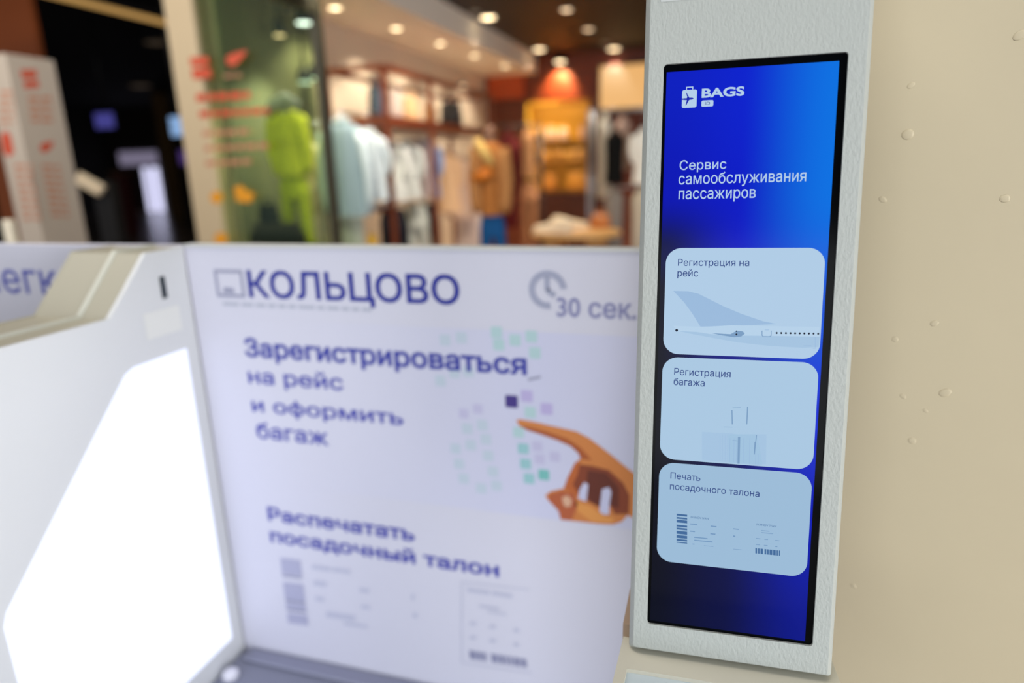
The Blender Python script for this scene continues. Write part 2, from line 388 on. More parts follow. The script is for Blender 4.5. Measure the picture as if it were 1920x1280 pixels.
def px_oct(cx, cy, r): return [(cx+r*math.cos(math.pi/8+k*math.pi/4), cy+r*math.sin(math.pi/8+k*math.pi/4)) for k in range(8)]
K.polys('aircraft_windows', [[K.px(*p) for p in c3(px_oct(1300+52*i, 626+i, 12))] for i in range(10)]+[[K.px(*p) for p in c3(px_oct(172, 596, 16))], [K.px(*p) for p in c3(px_oct(846, 606, 8))], [K.px(*p) for p in c3(px_oct(846, 642, 11))]], M_dot, disp, -.0019)
def px_line(L, x0, y0, x1, y1, t):
    d = np.array([x1-x0, y1-y0], float); d /= np.linalg.norm(d); nn = np.array([-d[1], d[0]])*t/2
    L.append([(x0+nn[0], y0+nn[1]), (x1+nn[0], y1+nn[1]), (x1-nn[0], y1-nn[1]), (x0-nn[0], y0-nn[1])])
LL = []
for seg in ((1135, 600, 1135, 655), (1135, 655, 1150, 668), (1150, 668, 1222, 669), (1222, 669, 1238, 655), (1238, 655, 1238, 600)): px_line(LL, *seg, 9)
K.polys('aircraft_door', [[K.px(*p) for p in c3(l)] for l in LL], M_f4, disp, -.0019)
LL = []
for seg in ((1608, 770, 1690, 770), (1735, 670, 1735, 790), (1705, 798, 1745, 798), (1165, 592, 1215, 592)): px_line(LL, *seg, 7)
K.polys('panel_line', [[K.px(*p) for p in c3(l)] for l in LL], M_f1, disp, -.0019)
# card 2: suitcase
c4 = crop(1280, 740, 8.535)
K.pxpoly('suitcase_body', c4([(310, 600), (780, 625), (880, 640), (1345, 640), (1335, 1120), (900, 1105), (310, 1050)]), M_f2, disp, h2)
K.pxpoly('suitcase_front', c4([(730, 640), (1190, 640), (1280, 1100), (1270, 1130), (900, 1106), (740, 1088)]), screen_mat('display_suitcase_mid', (158, 192, 220)), disp, h3)
LL = []
for seg in ((790, 250, 796, 480), (1042, 200, 1028, 480)): px_line(LL, *seg, 18)
for seg in ((800, 215, 930, 212), (665, 522, 800, 524), (800, 735, 890, 745)): px_line(LL, *seg, 8)
px_line(LL, 905, 680, 895, 1110, 36); px_line(LL, 1185, 650, 1150, 960, 14); px_line(LL, 1160, 760, 1148, 960, 16)
K.polys('suitcase_handle', [[K.px(*p) for p in c4(l)] for l in LL], M_f4, disp, h4)
LL = []
for x in (760, 825, 870, 980, 1078, 1175, 1215): px_line(LL, x, 700 if x < 1100 else 960, x-8, 1080+(x-760)*.1, 9)
for x in (600, 640, 680, 720): px_line(LL, x, 640, x, 1060, 4)
K.polys('suitcase_ridges', [[K.px(*p) for p in c4(l)] for l in LL], M_f1, disp, h4)
# card 3: boarding pass
c5 = crop(1240, 940, 7.385)
M_bar = screen_mat('display_barcode', (60, 102, 152)); M_fine = screen_mat('display_fine_print', (112, 148, 188))
LL = [[(212-k*.03, y0), (358-k*.03, y0+14), (358-k*.03, y1+14), (212-k*.03, y1)] for k, (y0, y1) in enumerate(((178, 204), (222, 246), (260, 298), (330, 356), (370, 396), (414, 456), (472, 512), (526, 550), (566, 580)))]
K.polys('barcode', [[K.px(*p) for p in c5(l)] for l in LL], M_bar, disp, h2)
LL = [[(x0, 655+(x0-1305)*.1), (x1, 655+(x1-1305)*.1), (x1, 728+(x1-1305)*.1), (x0, 728+(x0-1305)*.1)] for x0, x1 in ((1305, 1328), (1342, 1362), (1376, 1410), (1432, 1456), (1468, 1490), (1502, 1540), (1552, 1588), (1600, 1618), (1632, 1646))]
K.polys('barcode', [[K.px(*p) for p in c5(l)] for l in LL], M_bar, disp, h2)
K.text('lettering', 'IVANOV IVAN', *c5([(408, 238), (655, 262), (408, 210)]), M_bar, disp, h2)
K.text('lettering', 'IVANOV IVAN', *c5([(1322, 342), (1595, 366), (1325, 312)]), M_bar, disp, h2)
LL = []
for x0, y, x1, t in ((400, 320, 495, 14), (395, 420, 465, 14), (685, 350, 765, 14), (680, 455, 750, 16), (995, 388, 1080, 14), (995, 488, 1025, 18), (455, 505, 640, 14), (455, 545, 710, 14), (430, 598, 460, 10), (1385, 412, 1500, 9), (1390, 440, 1550, 9), (1315, 520, 1375, 9), (1430, 532, 1480, 9), (1580, 548, 1640, 9), (1312, 605, 1370, 9), (1425, 617, 1475, 9), (1580, 634, 1610, 9), (590, 622, 720, 5), (995, 668, 1120, 5)):
    px_line(LL, x0, y, x1, y+(x1-x0)*.095, t)
K.polys('fine_print', [[K.px(*p) for p in c5(l)] for l in LL], M_fine, disp, h2)
# small white sticker near the top
a, b = K.px(1239, 4), K.px(1306, -14)
K.poly('sticker', [(a[0], a[1]), (b[0], a[1]), (b[0], b[1]), (a[0], b[1])], mat('white_sticker', (188, 192, 190), .4), kiosk, .0004)
# lower desk: cream flange, recessed scanner window, pedestal
P1 = K.w((CU0, CV0)); P2 = K.w((CU1, CV0)); zt = float(P1[2])-.004
M_cream = mat('cream_enamel', (206, 201, 184), .4)
A = onZ(1163, 1227, zt); B = onZ(1150, 1280, zt); yb = float(A[1]); yf = .50
xl = lambda y: float(A[0]+(B[0]-A[0])*(y-A[1])/(B[1]-A[1]))
xr0 = float(P2[0])+.006
R0 = [onZ(1175.5, 1253, zt), onZ(1334, 1280, zt), onZ(1167, 1280, zt)]
ry = float(R0[0][1]); rx0 = float(R0[0][0]); rx1 = xr0-.02
yb2 = yb+.055
bm = bmesh.new()
out = [(xl(yb), yb2), (xr0, yb2+.008), (xr0+.03, yf), (xl(yf), yf)]
inn = [(rx0, ry), (rx1, ry+.008), (rx1+.01, yf+.02), (rx0+(xl(yf)-xl(ry))*.7, yf+.02)]
Vt = [bm.verts.new((x, y, zt)) for x, y in out]; Vi = [bm.verts.new((x, y, zt)) for x, y in inn]; Vd = [bm.verts.new((x, y, zt-.006)) for x, y in inn]; Vb = [bm.verts.new((x, y, zt-.05)) for x, y in out]
for i in range(4):
    j = (i+1) % 4
    bm.faces.new((Vt[i], Vt[j], Vi[j], Vi[i])); bm.faces.new((Vi[i], Vi[j], Vd[j], Vd[i])); bm.faces.new((Vt[i], Vb[i], Vb[j], Vt[j]))
bm.faces.new(Vb)
from_bm('desk_top', bm, M_cream, kiosk)
mesh('scanner_window', [(x, y, zt-.0055) for x, y in inn], [(0, 1, 2, 3)], mat('pale_scanner_glass', (196, 208, 214), .15), kiosk)
bm = bmesh.new()
xc = (out[0][0]+out[1][0])/2; xo = [(xc-.055, yb2-.02), (xc+.055, yb2-.02), (xc+.055, yb2-.26), (xc-.055, yb2-.26)]
a = [bm.verts.new((x, y, zt-.05)) for x, y in xo]; b = [bm.verts.new((x, y, 0)) for x, y in xo]
for i in range(4): bm.faces.new((a[i], a[(i+1) % 4], b[(i+1) % 4], b[i]))
bm.faces.new(a); bm.faces.new(b)
from_bm('pedestal', bm, M_powder, kiosk)
box('foot_plate', (xc-.17, yb2-.42, 0), (xc+.17, yb2+.02, .012), M_powder, kiosk, .004)
box('rear_brace', (CU0+K.O[0]-.018+.012, P1[1]+.03, .80), (CU0+K.O[0]+.06, P1[1]+.11, zt+.02), mat('tan_enamel', (166, 140, 116), .5), kiosk)

# ------------------------------------------------------------------ booth back panel with poster
XB = .045
B_ = Sheet((0, YP, 0), (1, 0, 0), (0, 0, 1), (0, -1, 0))
ZT = 1.43; ZB = .311
bp = thing('booth_back_panel', ((XP+XB)/2, YP, 0), 'white back panel of the check-in booth with a blue printed poster', 'panel')
box('board', (XP, YP, 0), (XB, YP+.03, ZT), M_poster, bp, .002)
box('top_trim', (XP, YP-.003, ZT-.0), (XB, YP+.033, ZT+.006), mat('pale_top_trim', (205, 206, 204), .4), bp)
lv = [.0004, .0008, .0012, .0016, .0020, .0024]
# photographic print area
pa, pb = B_.px(760, 625), B_.px(1180, 987)
def print_material():
    m = bpy.data.materials.new('photo_print'); m.use_nodes = True; nt = m.node_tree; b = nt.nodes['Principled BSDF']; b.inputs['Roughness'].default_value = .35; b.inputs['Specular IOR Level'].default_value = .25
    tc = nt.nodes.new('ShaderNodeTexCoord'); sp = nt.nodes.new('ShaderNodeSeparateXYZ'); nt.links.new(tc.outputs['Object'], sp.inputs[0])
    r = nt.nodes.new('ShaderNodeValToRGB'); mr = nt.nodes.new('ShaderNodeMapRange'); mr.inputs[1].default_value = -.42; mr.inputs[2].default_value = .42
    nt.links.new(sp.outputs['X'], mr.inputs[0]); nt.links.new(mr.outputs[0], r.inputs[0])
    e = r.color_ramp.elements; e[0].color = lin((211, 211, 225))+(1,); e[1].color = lin((206, 208, 230))+(1,)
    e.new(.35).color = lin((209, 210, 228))+(1,); e.new(.72).color = lin((204, 206, 230))+(1,)
    nt.links.new(r.outputs[0], b.inputs['Base Color']); return m
pv0 = (B_.px(870, 957)[1]+B_.px(1180, 987)[1])/2
photo = B_.poly('photo_print', [(XP+.14, pv0), (XB-.002, pv0), (XB-.002, B_.px(1000, 622)[1]), (XP+.14, B_.px(1000, 622)[1])], print_material(), bp, lv[0])
B_.text('lettering', 'КОЛЬЦОВО', (468, 556), (863, 570), (463, 506), M_ink, bp, lv[1], .02)
LL = []
def frame(L, x0, y0, x1, y1, t):
    a, b = B_.px(x0, y1), B_.px(x1, y0); t = t
    L += [[(a[0], a[1]), (b[0], a[1]), (b[0], a[1]+t), (a[0], a[1]+t)], [(a[0], b[1]-t), (b[0], b[1]-t), (b[0], b[1]), (a[0], b[1])], [(a[0], a[1]+t), (a[0]+t, a[1]+t), (a[0]+t, b[1]-t), (a[0], b[1]-t)], [(b[0]-t, a[1]+t), (b[0], a[1]+t), (b[0], b[1]-t), (b[0]-t, b[1]-t)]]
frame(LL, 408, 506, 454, 556, .0075)
LL.append([B_.px(*p) for p in ((419, 548), (440, 549), (438, 540), (420, 538))])
B_.polys('logo_square', LL, M_inkg, bp, lv[1])
LL = []; x = 418
while x < 702:
    wd = random.choice((14, 22, 30, 18)); LL.append([B_.px(*p) for p in ((x, 566+(x-418)*.042), (x+wd, 566+(x+wd-418)*.042), (x+wd, 572+(x+wd-418)*.042), (x, 572+(x-418)*.042))]); x += wd+5
B_.polys('fine_print', LL, mat('pale_grey_ink', (178, 182, 198), .5), bp, lv[1])
# clock with an open lower right
cc = B_.px(1027, 543); rr = abs(B_.px(1063, 543)[0]-cc[0])
LL = []
for k in range(40):
    a0, a1 = [math.radians(5+275*(k+j)/40) for j in (0, 1)]
    LL.append([(cc[0]+r_*math.cos(a_), cc[1]+r_*math.sin(a_)) for r_, a_ in ((rr, a0), (rr, a1), (rr-.0135, a1), (rr-.0135, a0))])
g = cc
for seg in ((g[0]-.001, g[1]+.027, g[0]-.001, g[1]-.002), (g[0]-.001, g[1]-.001, g[0]+.015, g[1]-.012)): px_line(LL, *seg, .0115)
B_.polys('clock_icon', LL, mat('clock_grey_ink', (160, 164, 188), .5), bp, lv[1])
B_.text('lettering', '30 сек.', (1044, 592), (1193, 597), (1044, 557), mat('muted_violet_ink', (132, 134, 178), .5), bp, lv[1], .02)
for s_, Lp, Rp, Tp, bo in (('Зарегистрироваться', (461, 667), (988, 692), (459, 632), .03), ('на рейс', (467, 717), (645, 728), (466, 696), .018), ('и оформить', (474, 770), (757, 793), (473, 751), .018), ('багаж', (483, 820), (617, 832), (484, 791), .018)):
    B_.text('lettering', s_, Lp, Rp, Tp, M_ink2 if bo < .03 else mat('deep_violet_ink', (52, 60, 160), .5), bp, lv[2], bo)
for s_, Lp, Rp, Tp in (('Распечатать', (504, 974), (778, 1011), (502, 949)), ('посадочный талон', (508, 1014), (936, 1076), (507, 996))):
    B_.text('lettering', s_, Lp, Rp, Tp, M_ink2, bp, lv[2], .026)
# seat map
cs = crop(780, 460, 2.286)
def seats(name, P, m, r=21): 
    L = []
    for x, y in P:
        c = B_.px(*cs([(x, y)])[0]); k = .0125*r/21; L.append(rrect(c[0]-k, c[1]-k, c[0]+k, c[1]+k, .003, 3))
    return B_.polys(name, L, m, photo, lv[1], True)
seats('seat_square', [(345, 372), (425, 405), (495, 390), (355, 425), (510, 460), (490, 715), (440, 800)], mat('seat_pale_teal', (176, 206, 210), .5))
seats('seat_square', [(460, 870), (470, 935), (485, 998)], mat('seat_mid_teal', (150, 196, 202), .5))
seats('seat_square', [(548, 982)], mat('seat_teal', (118, 188, 184), .5))
seats('seat_square', [(220, 785), (285, 770), (235, 855), (300, 830), (170, 870), (310, 900), (185, 935), (330, 968), (205, 998), (280, 1040), (345, 1028), (195, 395), (125, 405), (105, 580), (165, 545), (225, 540)], mat('seat_faint_teal', (190, 204, 218), .5))
seats('seat_square', [(475, 645), (560, 700)], mat('seat_violet', (184, 174, 218), .5), 22)
seats('seat_square', [(265, 700), (205, 720), (520, 860), (530, 915), (595, 905)], mat('seat_faint_violet', (192, 190, 220), .5), 19)
seats('chosen_seat', [(410, 668)], mat('seat_indigo', (62, 46, 128), .5), 24)
LL = []
for seg in ((480, 575, 535, 562),): px_line(LL, *seg, 12)
B_.polys('seat_row_mark', [[B_.px(*p) for p in cs(l)] for l in LL], M_inkg, photo, lv[1])
# printed hand
ch = crop(940, 660, 3.765)
hand = B_.pxpoly('printed_hand', ch([(105, 480), (130, 472), (220, 488), (340, 515), (450, 540), (530, 558), (620, 605), (700, 665), (790, 735), (850, 785), (905, 830), (1080, 960), (1080, 1260), (960, 1180), (890, 1150), (850, 1195), (790, 1215), (680, 1210), (560, 1195), (420, 1180), (405, 1120), (330, 1040), (310, 1010), (350, 980), (440, 960), (470, 880), (520, 780), (560, 750), (545, 710), (490, 660), (400, 620), (290, 580), (180, 545), (130, 520)]), mat('print_skin', (206, 128, 66), .5), photo, lv[2])
for nm, pts, c in (('hand_palm_shade', [(545, 790), (640, 800), (760, 830), (860, 920), (905, 1010), (900, 1140), (800, 1140), (770, 1080), (690, 1090), (610, 1050), (550, 1030), (500, 940), (540, 860)], (132, 62, 34)),
                   ('hand_palm_shade', [(610, 830), (740, 850), (830, 950), (830, 1100), (770, 1080), (690, 1090), (620, 1040), (600, 940)], (98, 42, 26)),
                   ('finger_shade', [(130, 515), (200, 525), (330, 560), (470, 610), (560, 670), (640, 760), (560, 752), (545, 712), (490, 662), (400, 622), (290, 582), (180, 547)], (170, 88, 42)),
                   ('thumb_light', [(520, 1050), (620, 1080), (720, 1150), (800, 1170), (780, 1205), (640, 1195), (540, 1120)], (222, 150, 78)),
                   ('thumb_shade', [(340, 1000), (430, 975), (520, 1000), (540, 1080), (500, 1180), (425, 1178), (405, 1120), (335, 1040)], (178, 92, 56)),
                   ('finger_knuckle', [(445, 955), (470, 885), (520, 785), (560, 765), (540, 860), (505, 930), (560, 1020), (480, 985)], (186, 98, 46))):
    hz = lv[3] if nm != 'hand_palm_shade' else lv[3]-.0001+(.00025 if c[0] < 110 else 0)
    B_.pxpoly(nm, ch(pts), mat('print_'+nm+str(c[0]), c, .5), photo, hz)
for nm, pts in (('hand_gap', [(542, 1030), (555, 965), (585, 915), (615, 930), (600, 1052)]), ('hand_gap', [(693, 1120), (712, 965), (760, 950), (778, 985), (765, 1060), (762, 1142), (720, 1142)])):
    B_.pxpoly(nm, ch(pts), mat('print_gap', (198, 200, 228), .5), photo, lv[4])
B_.pxpoly('thumb_nail', ch([(430, 1020), (470, 1008), (500, 1040), (490, 1085), (455, 1090), (435, 1060)]), mat('print_nail', (214, 170, 140), .5), photo, lv[4])
# boarding-pass picture
cq = crop(440, 900, 3.368)
M_tick = mat('ticket_grey', (172, 173, 200), .5); M_tick2 = mat('ticket_bar_grey', (140, 142, 172), .5); M_tick3 = mat('ticket_pale_grey', (190, 192, 212), .5)
def qpoly(nm, L, m, h): B_.polys(nm, [[B_.px(*p) for p in cq(l)] for l in L], m, bp, h)
def sl(x): return (x-290)*.13
qpoly('barcode', [[(x0, y0), (x0+128, y0+16), (x0+128+(y1-y0)*.12, y1+16), (x0+(y1-y0)*.12, y1)] for x0, y0, y1 in ((288, 488, 590), (306, 640, 750), (322, 770, 806), (332, 836, 900))], M_tick, lv[1])
qpoly('barcode_lines', [[(x0, y0), (x0+124, y0+16), (x0+125, y0+26), (x0+1, y0+10)] for x0, y0 in ((302, 596), (322, 752), (330, 810))], M_tick2, lv[2])
LL = []
for x0, y0, x1, t in ((490, 545, 605, 26), (620, 562, 730, 26), (500, 645, 580, 30), (510, 745, 565, 26), (790, 690, 850, 26), (800, 795, 855, 24), (1115, 735, 1135, 36), (1125, 850, 1155, 30), (580, 844, 760, 34), (690, 902, 840, 18)): px_line(LL, x0, y0, x1, y0+(x1-x0)*.15, t)
for x0, y0, x1, t in ((1470, 690, 1610, 26), (1625, 712, 1755, 26), (1545, 792, 1670, 16), (1600, 828, 1715, 12)): px_line(LL, x0, y0, x1, y0+(x1-x0)*.15, t)
for x in (1505, 1630, 1780):
    for y in (900, 990): px_line(LL, x-18, y+(x-1505)*.16, x+18, y+(x-1505)*.16+5, 22)
qpoly('fine_print', LL, M_tick3, lv[1])
qpoly('barcode', [[(x0, 1072+(x0-1480)*.155), (x1, 1072+(x1-1480)*.155), (x1+6, 1126+(x1-1480)*.155), (x0+6, 1126+(x0-1480)*.155)] for x0, x1 in ((1480, 1525), (1530, 1560), (1565, 1588), (1618, 1660), (1666, 1698), (1704, 1724), (1732, 1755), (1762, 1800), (1806, 1842))], M_tick2, lv[1])
LL = []
for seg in ((1435, 640, 1435, 1150), (1435, 1150, 1880, 1215), (1435, 640, 1860, 690)): px_line(LL, *seg, 6)
qpoly('ticket_outline', LL, M_tick3, lv[1])

# neighbouring booth's back panel
nb = thing('booth_back_panel', (-1.85, YP, 0), 'white back panel with large blue lettering behind the left partition', 'panel')
box('board', (-2.45, YP, 0), (XP-.012, YP+.03, ZT+.002), M_poster, nb, .002)
B_.text('lettering', 'Легко', (-40, 546), (150, 538), (-44, 489), mat('soft_blue_ink', (86, 92, 178), .5), nb, lv[1], .004)

# ------------------------------------------------------------------ left partition
TH = .215
pt = thing('booth_side_partition', (XP-TH/2, .7, 0), 'white stepped side partition with a bright light panel, left of the poster', 'partition')
prof = [(YP-.0005, 0), (YP-.0005, 1.43), (1.184, 1.43), (1.065, 1.305), (.25, 1.305), (.15, 1.2), (.15, 0)]
def extr(name, prof, x0, x1, m, parent, bev=0):
    bm = bmesh.new(); a = [bm.verts.new((x0, y, z)) for y, z in prof]; b = [bm.verts.new((x1, y, z)) for y, z in prof]; n = len(prof)
    for i in range(n): bm.faces.new((a[i], a[(i+1) % n], b[(i+1) % n], b[i]))
    bm.faces.new(a); bm.faces.new(b)
    if bev: bmesh.ops.bevel(bm, geom=list(bm.edges), offset=bev, segments=2, affect='EDGES')
    return from_bm(name, bm, m, parent)
extr('inner_sheet', prof, XP-.012, XP, M_white, pt, .0015)
dn = lambda d: [(y, max(0, z-d)) for y, z in prof]
extr('core', dn(.001), XP-TH, XP-.0125, mat('beige_core', (168, 164, 148), .5), pt)
strip = [(YP-.001, 1.43), (1.184, 1.43), (1.065, 1.305), (.25, 1.305), (.15, 1.2)]
def topstrip(name, x0, x1, up, m, cut=None):
    bm = bmesh.new(); A = [bm.verts.new((x0, y, z-.004)) for y, z in strip]; Bv = [bm.verts.new((x0+.002, y, z+up)) for y, z in strip]; C = [bm.verts.new((x1-.002, y, z+up)) for y, z in strip]; D = [bm.verts.new((x1, y, z-.004)) for y, z in strip]
    n = len(strip)
    for i in range(n-1):
        for P, Q in ((A, Bv), (Bv, C), (C, D), (D, A)): bm.faces.new((P[i], P[i+1], Q[i+1], Q[i]))
    bm.faces.new((A[0], Bv[0], C[0], D[0])); bm.faces.new((A[-1], Bv[-1], C[-1], D[-1]))
    return from_bm(name, bm, m, pt)
topstrip('cap_ridge', XP-.094, XP-.080, .005, M_ridge)
topstrip('cap_edge', XP-TH, XP-TH+.006, .002, M_cap)
Q_ = Sheet((XP, 0, 0), (0, -1, 0), (0, 0, 1), (1, 0, 0))
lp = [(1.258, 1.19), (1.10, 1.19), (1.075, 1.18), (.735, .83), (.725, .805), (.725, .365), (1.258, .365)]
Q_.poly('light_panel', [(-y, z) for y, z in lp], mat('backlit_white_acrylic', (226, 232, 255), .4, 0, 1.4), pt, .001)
Q_.poly('slot', [(-y, z) for y, z in ((1.2105, 1.372), (1.2265, 1.372), (1.2265, 1.321), (1.2105, 1.321))], mat('black_slot', (16, 34, 44), .5), pt, .001)
Q_.poly('sticker', [(-y, z) for y, z in ((1.15, 1.298), (1.255, 1.298), (1.255, 1.238), (1.15, 1.238))], mat('ivory_label', (229, 230, 226), .35), pt, .0008)

# ------------------------------------------------------------------ conveyor bed
cv = thing('baggage_conveyor', (-.6, .8, 0), 'grey metal baggage scale bed below the poster', 'conveyor')
box('bed', (XP+.002, .3, .22), (-.12, YP-.002, .300), mat('grey_rubber_belt', (128, 131, 150), .45), cv, .006)
box('rear_rail', (XP+.03, YP-.05, .300), (-.12, YP-.004, .311), mat('grey_steel_rail', (150, 152, 170), .35, .6), cv, .004)
box('base', (XP+.06, .36, 0), (-.16, YP-.04, .22), M_chrome, cv)
lathe('highlight_dome', [(.022, 0), (.022, .012), (.015, .020), (.004, .023)], (*onZ(432, 1262, .311)[:2], .300), mat('pale_highlight', (222, 222, 235), .3), cv)  # pale dome stands in for a small highlight on a curved reflective part

# ------------------------------------------------------------------ shop shell
M_cream_wall = mat('warm_white_shop_wall', (206, 192, 172), .7)
SX = -3.32                                     # shop's left wall
struct(box('wall_shop_left', (SX-.12, 4.16, 0), (SX, 10, 3.1), M_cream_wall))
struct(box('wall_shop_back', (SX, 10, 0), (2.5, 10.15, 3.1), mat('red_brown_wood_wall', (104, 44, 18), .45, var=(2.5, .25))))
struct(box('wall_shop_right', (1.9, 4, 0), (2.05, 10, 3.1), M_cream_wall))
struct(box('ceiling_shop', (SX-.12, 4.0, 3.1), (2.5, 10.1, 3.18), mat('dark_brown_ceiling', (20, 15, 12), .6, var=(6, .5))))
struct(box('trim_1', (SX, 4.2, 2.85), (-2.52, 9.9, 3.1), mat('warm_white_soffit', (236, 228, 214), .7)))
struct(box('floor_shop', (SX, 4.1, 0), (2.5, 10, .012), mat('oak_shop_floor', (158, 124, 94), .4, var=(3, .25))))

def spot(loc, power, deg, target, col=(1, .86, .66), r=.05, blend=.6):
    l = bpy.data.lights.new('spot', 'SPOT'); l.energy = power; l.spot_size = math.radians(deg); l.spot_blend = blend; l.color = col; l.shadow_soft_size = r
    o = bpy.data.objects.new('spot', l); COL.objects.link(o); o.location = loc
    o.rotation_euler = (Vector(target)-Vector(loc)).to_track_quat('-Z', 'Y').to_euler()
M_warm_lamp = mat('warm_lamp_lens', (255, 226, 178), .4, 0, 7.0)
M_soft_lamp = mat('soft_lamp_lens', (255, 220, 176), .4, 0, 3.2)
M_cool_glint = mat('cool_glint_glow', (232, 240, 255), .4, 0, 6.0)
def downlight(p, r, label, group, m, power=0, deg=80, target=None):
    p = [float(a) for a in p]
    t = thing('downlight', (p[0], p[1], p[2]-.012), label, 'ceiling light', group)
    lathe('rim', [(r*1.25, 0), (r*1.25, .012), (r*.9, .012), (r*.9, 0)], (p[0], p[1], p[2]-.012), mat('lamp_rim', (190, 180, 165), .4), t, 20, caps=False)
    lathe('lens', [(r*.95, 0), (r*.95, .004)], (p[0], p[1], p[2]-.008), m, t, 20)
    if power: spot((p[0], p[1], p[2]-.03), power, deg, target or (p[0], p[1], 0))
for (x, y), nm in (((628, 13), 'nearest the glass pane'), ((743, 52), 'second from the glass pane'), ((825, 80), 'third from the glass pane'), ((890, 103), 'fourth from the glass pane'), ((947, 122), 'farthest from the glass pane')):
    p = onZ(x, y, 2.85)
    downlight((p[0], p[1], 2.85), .05, 'small round downlight in the white soffit, '+nm, 'soffit downlights', M_warm_lamp, 58, 110, (SX+.12, p[1], 1.4))
for (x, y), nm, m, pw in (((892, 34), 'bright warm downlight in the dark ceiling beside the white soffit', M_warm_lamp, 130), ((1062, 17), 'topmost downlight in the dark ceiling, over the shop middle', M_soft_lamp, 340), ((1103, 54), 'mid-size downlight in the dark ceiling, below the topmost one', M_soft_lamp, 300),
                      ((1007, 92), 'warm downlight in the dark ceiling in front of the orange wall', M_warm_lamp, 150), ((1163, 104), 'warm downlight in the dark ceiling above the glowing cream panel', M_warm_lamp, 200)):
    p = onZ(x, y, 3.1); p[1] = min(p[1], 9.85)
    downlight((max(p[0], -2.36), p[1], 3.1), .075 if m is M_warm_lamp else .055, nm, 'dark ceiling downlights', m, pw, 76)
p = onZ(1135, 80, 3.1); downlight((p[0], p[1], 3.1), .05, 'dim unlit downlight in the dark ceiling near the cream panel', 'dark ceiling downlights', mat('dim_lens', (120, 84, 60), .4, 0, .5))
p = onZ(868, 38, 3.1); downlight((-2.4, p[1]-.35, 3.1), .04, 'dim small downlight in the dark ceiling beside the brightest one', 'dark ceiling downlights', MATS['dim_lens'])
def spotlight(px, py, Y, r, label, m, ztop, power=0, target=None, tint=(1, .8, .55)):
    p = onY(px, py, Y)
    t = thing('spotlight', p, label, 'spotlight', 'track spotlights')
    lathe('head', [(r*.5, .10), (r*.9, .085), (r, .01), (r, 0)], p, M_black, t, 18)
    lathe('lens', [(r*.92, -.004), (r*.92, 0)], p, m, t, 18)
    tube('stem', [p+np.array([0, 0, .09]), (p[0], p[1], ztop)], .008, M_black, t, 6)
    if power: spot(p-np.array([0, 0, .03]), power, 85, target, tint)
spotlight(570, 43, 4.75, .06, 'added cold-white spotlight in place of a reflection in the glass pane', M_cool_glint, 2.85, 130, (-2.95, 4.35, 1.4), (1, .95, .85))  # lamp added for a reflection in the glass; it also brightens the suit
spotlight(524, 66, 4.55, .04, 'small warm spotlight left of the cold-white one behind the glass', M_soft_lamp, 2.85)
spotlight(540, 20, 4.5, .035, 'dim small spotlight at the top of the glass pane', MATS['dim_lens'], 2.85)
spotlight(572, 154, 4.9, .055, 'lower left lamp of the pale pair beside the dark door post', mat('pale_green_lamp', (214, 236, 224), .4, 0, 3.0), 2.85)
spotlight(592, 147, 5.15, .055, 'upper right lamp of the pale pair beside the dark door post', MATS['pale_green_lamp'], 2.85)
spotlight(1050, 116, 9.80, .07, 'spotlight throwing an orange cone on the wooden back wall', M_warm_lamp, 3.1, 110, (onY(1050, 190, 10)[0], 10.02, 2.62), (1, .62, .28))

for i, (x, y, tgt, pw, nm) in enumerate(((-1.75, 4.3, (-2.6, 4.9, 1.5), 85, 'above the rack end'), (-1.2, 4.5, (-2.4, 5.7, 1.5), 170, 'above the rack side'), (-.2, 4.6, (-1.1, 6.6, 1.2), 78, 'above the display table'), (-2.35, 3.98, (-2.92, 4.3, 1.6), 90, 'above the window corner'))):  # unseen spotlights added to light garments, table and suit from the front
    t = thing('spotlight', (x, y, 2.98), 'added unseen fill spotlight '+nm, 'spotlight', 'added fill spotlights')
    lathe('head', [(.03, .12), (.05, .10), (.055, .01), (.055, 0)], (x, y, 2.98), M_black, t, 16); lathe('lens', [(.05, -.004), (.05, 0)], (x, y, 2.98), M_soft_lamp, t, 16)
    if pw: spot((x, y, 2.95), pw, 65, tgt, (1, .88, .72))

# ------------------------------------------------------------------ storefront: pillar, glass, print
M_pil = mat('cream_pillar_paint', (176, 160, 134), .5)
struct(box('wall_pillar', (-3.56, 3.98, 0), (-3.335, 4.16, 4.3), M_pil, None, .006))
gp = thing('glass_pane', (-2.9, 4.03, 0), 'greenish shop window pane with red lettering beside the cream pillar', 'glass pane')
mg = bpy.data.materials.new('green_tinted_glass'); mg.use_nodes = True; nt = mg.node_tree
for n in list(nt.nodes):
    if n.type != 'OUTPUT_MATERIAL': nt.nodes.remove(n)
outn = [n for n in nt.nodes if n.type == 'OUTPUT_MATERIAL'][0]
tr_ = nt.nodes.new('ShaderNodeBsdfTransparent'); tr_.inputs[0].default_value = (.74, .80, .66, 1)
gl_ = nt.nodes.new('ShaderNodeBsdfGlossy'); gl_.inputs['Roughness'].default_value = .02; gl_.inputs[0].default_value = (.8, .95, .8, 1)
mx_ = nt.nodes.new('ShaderNodeMixShader'); mx_.inputs[0].default_value = .07
nt.links.new(tr_.outputs[0], mx_.inputs[1]); nt.links.new(gl_.outputs[0], mx_.inputs[2]); nt.links.new(mx_.outputs[0], outn.inputs[0])
box('pane', (-3.333, 4.02, 0), (-2.47, 4.03, 3.1), mg, gp)
box('jamb', (-2.475, 3.995, 0), (-2.425, 4.055, 3.1), mat('dark_bronze_frame', (52, 50, 36), .5), gp)
pA = onX(490, 0, -2.45); pB = onX(600, 30, -2.45)
box('header_rail', (-2.475, float(pA[1])-1.0, float(pB[2])), (-2.425, 4.0, float(pB[2])+.07), MATS['dark_bronze_frame'], gp)
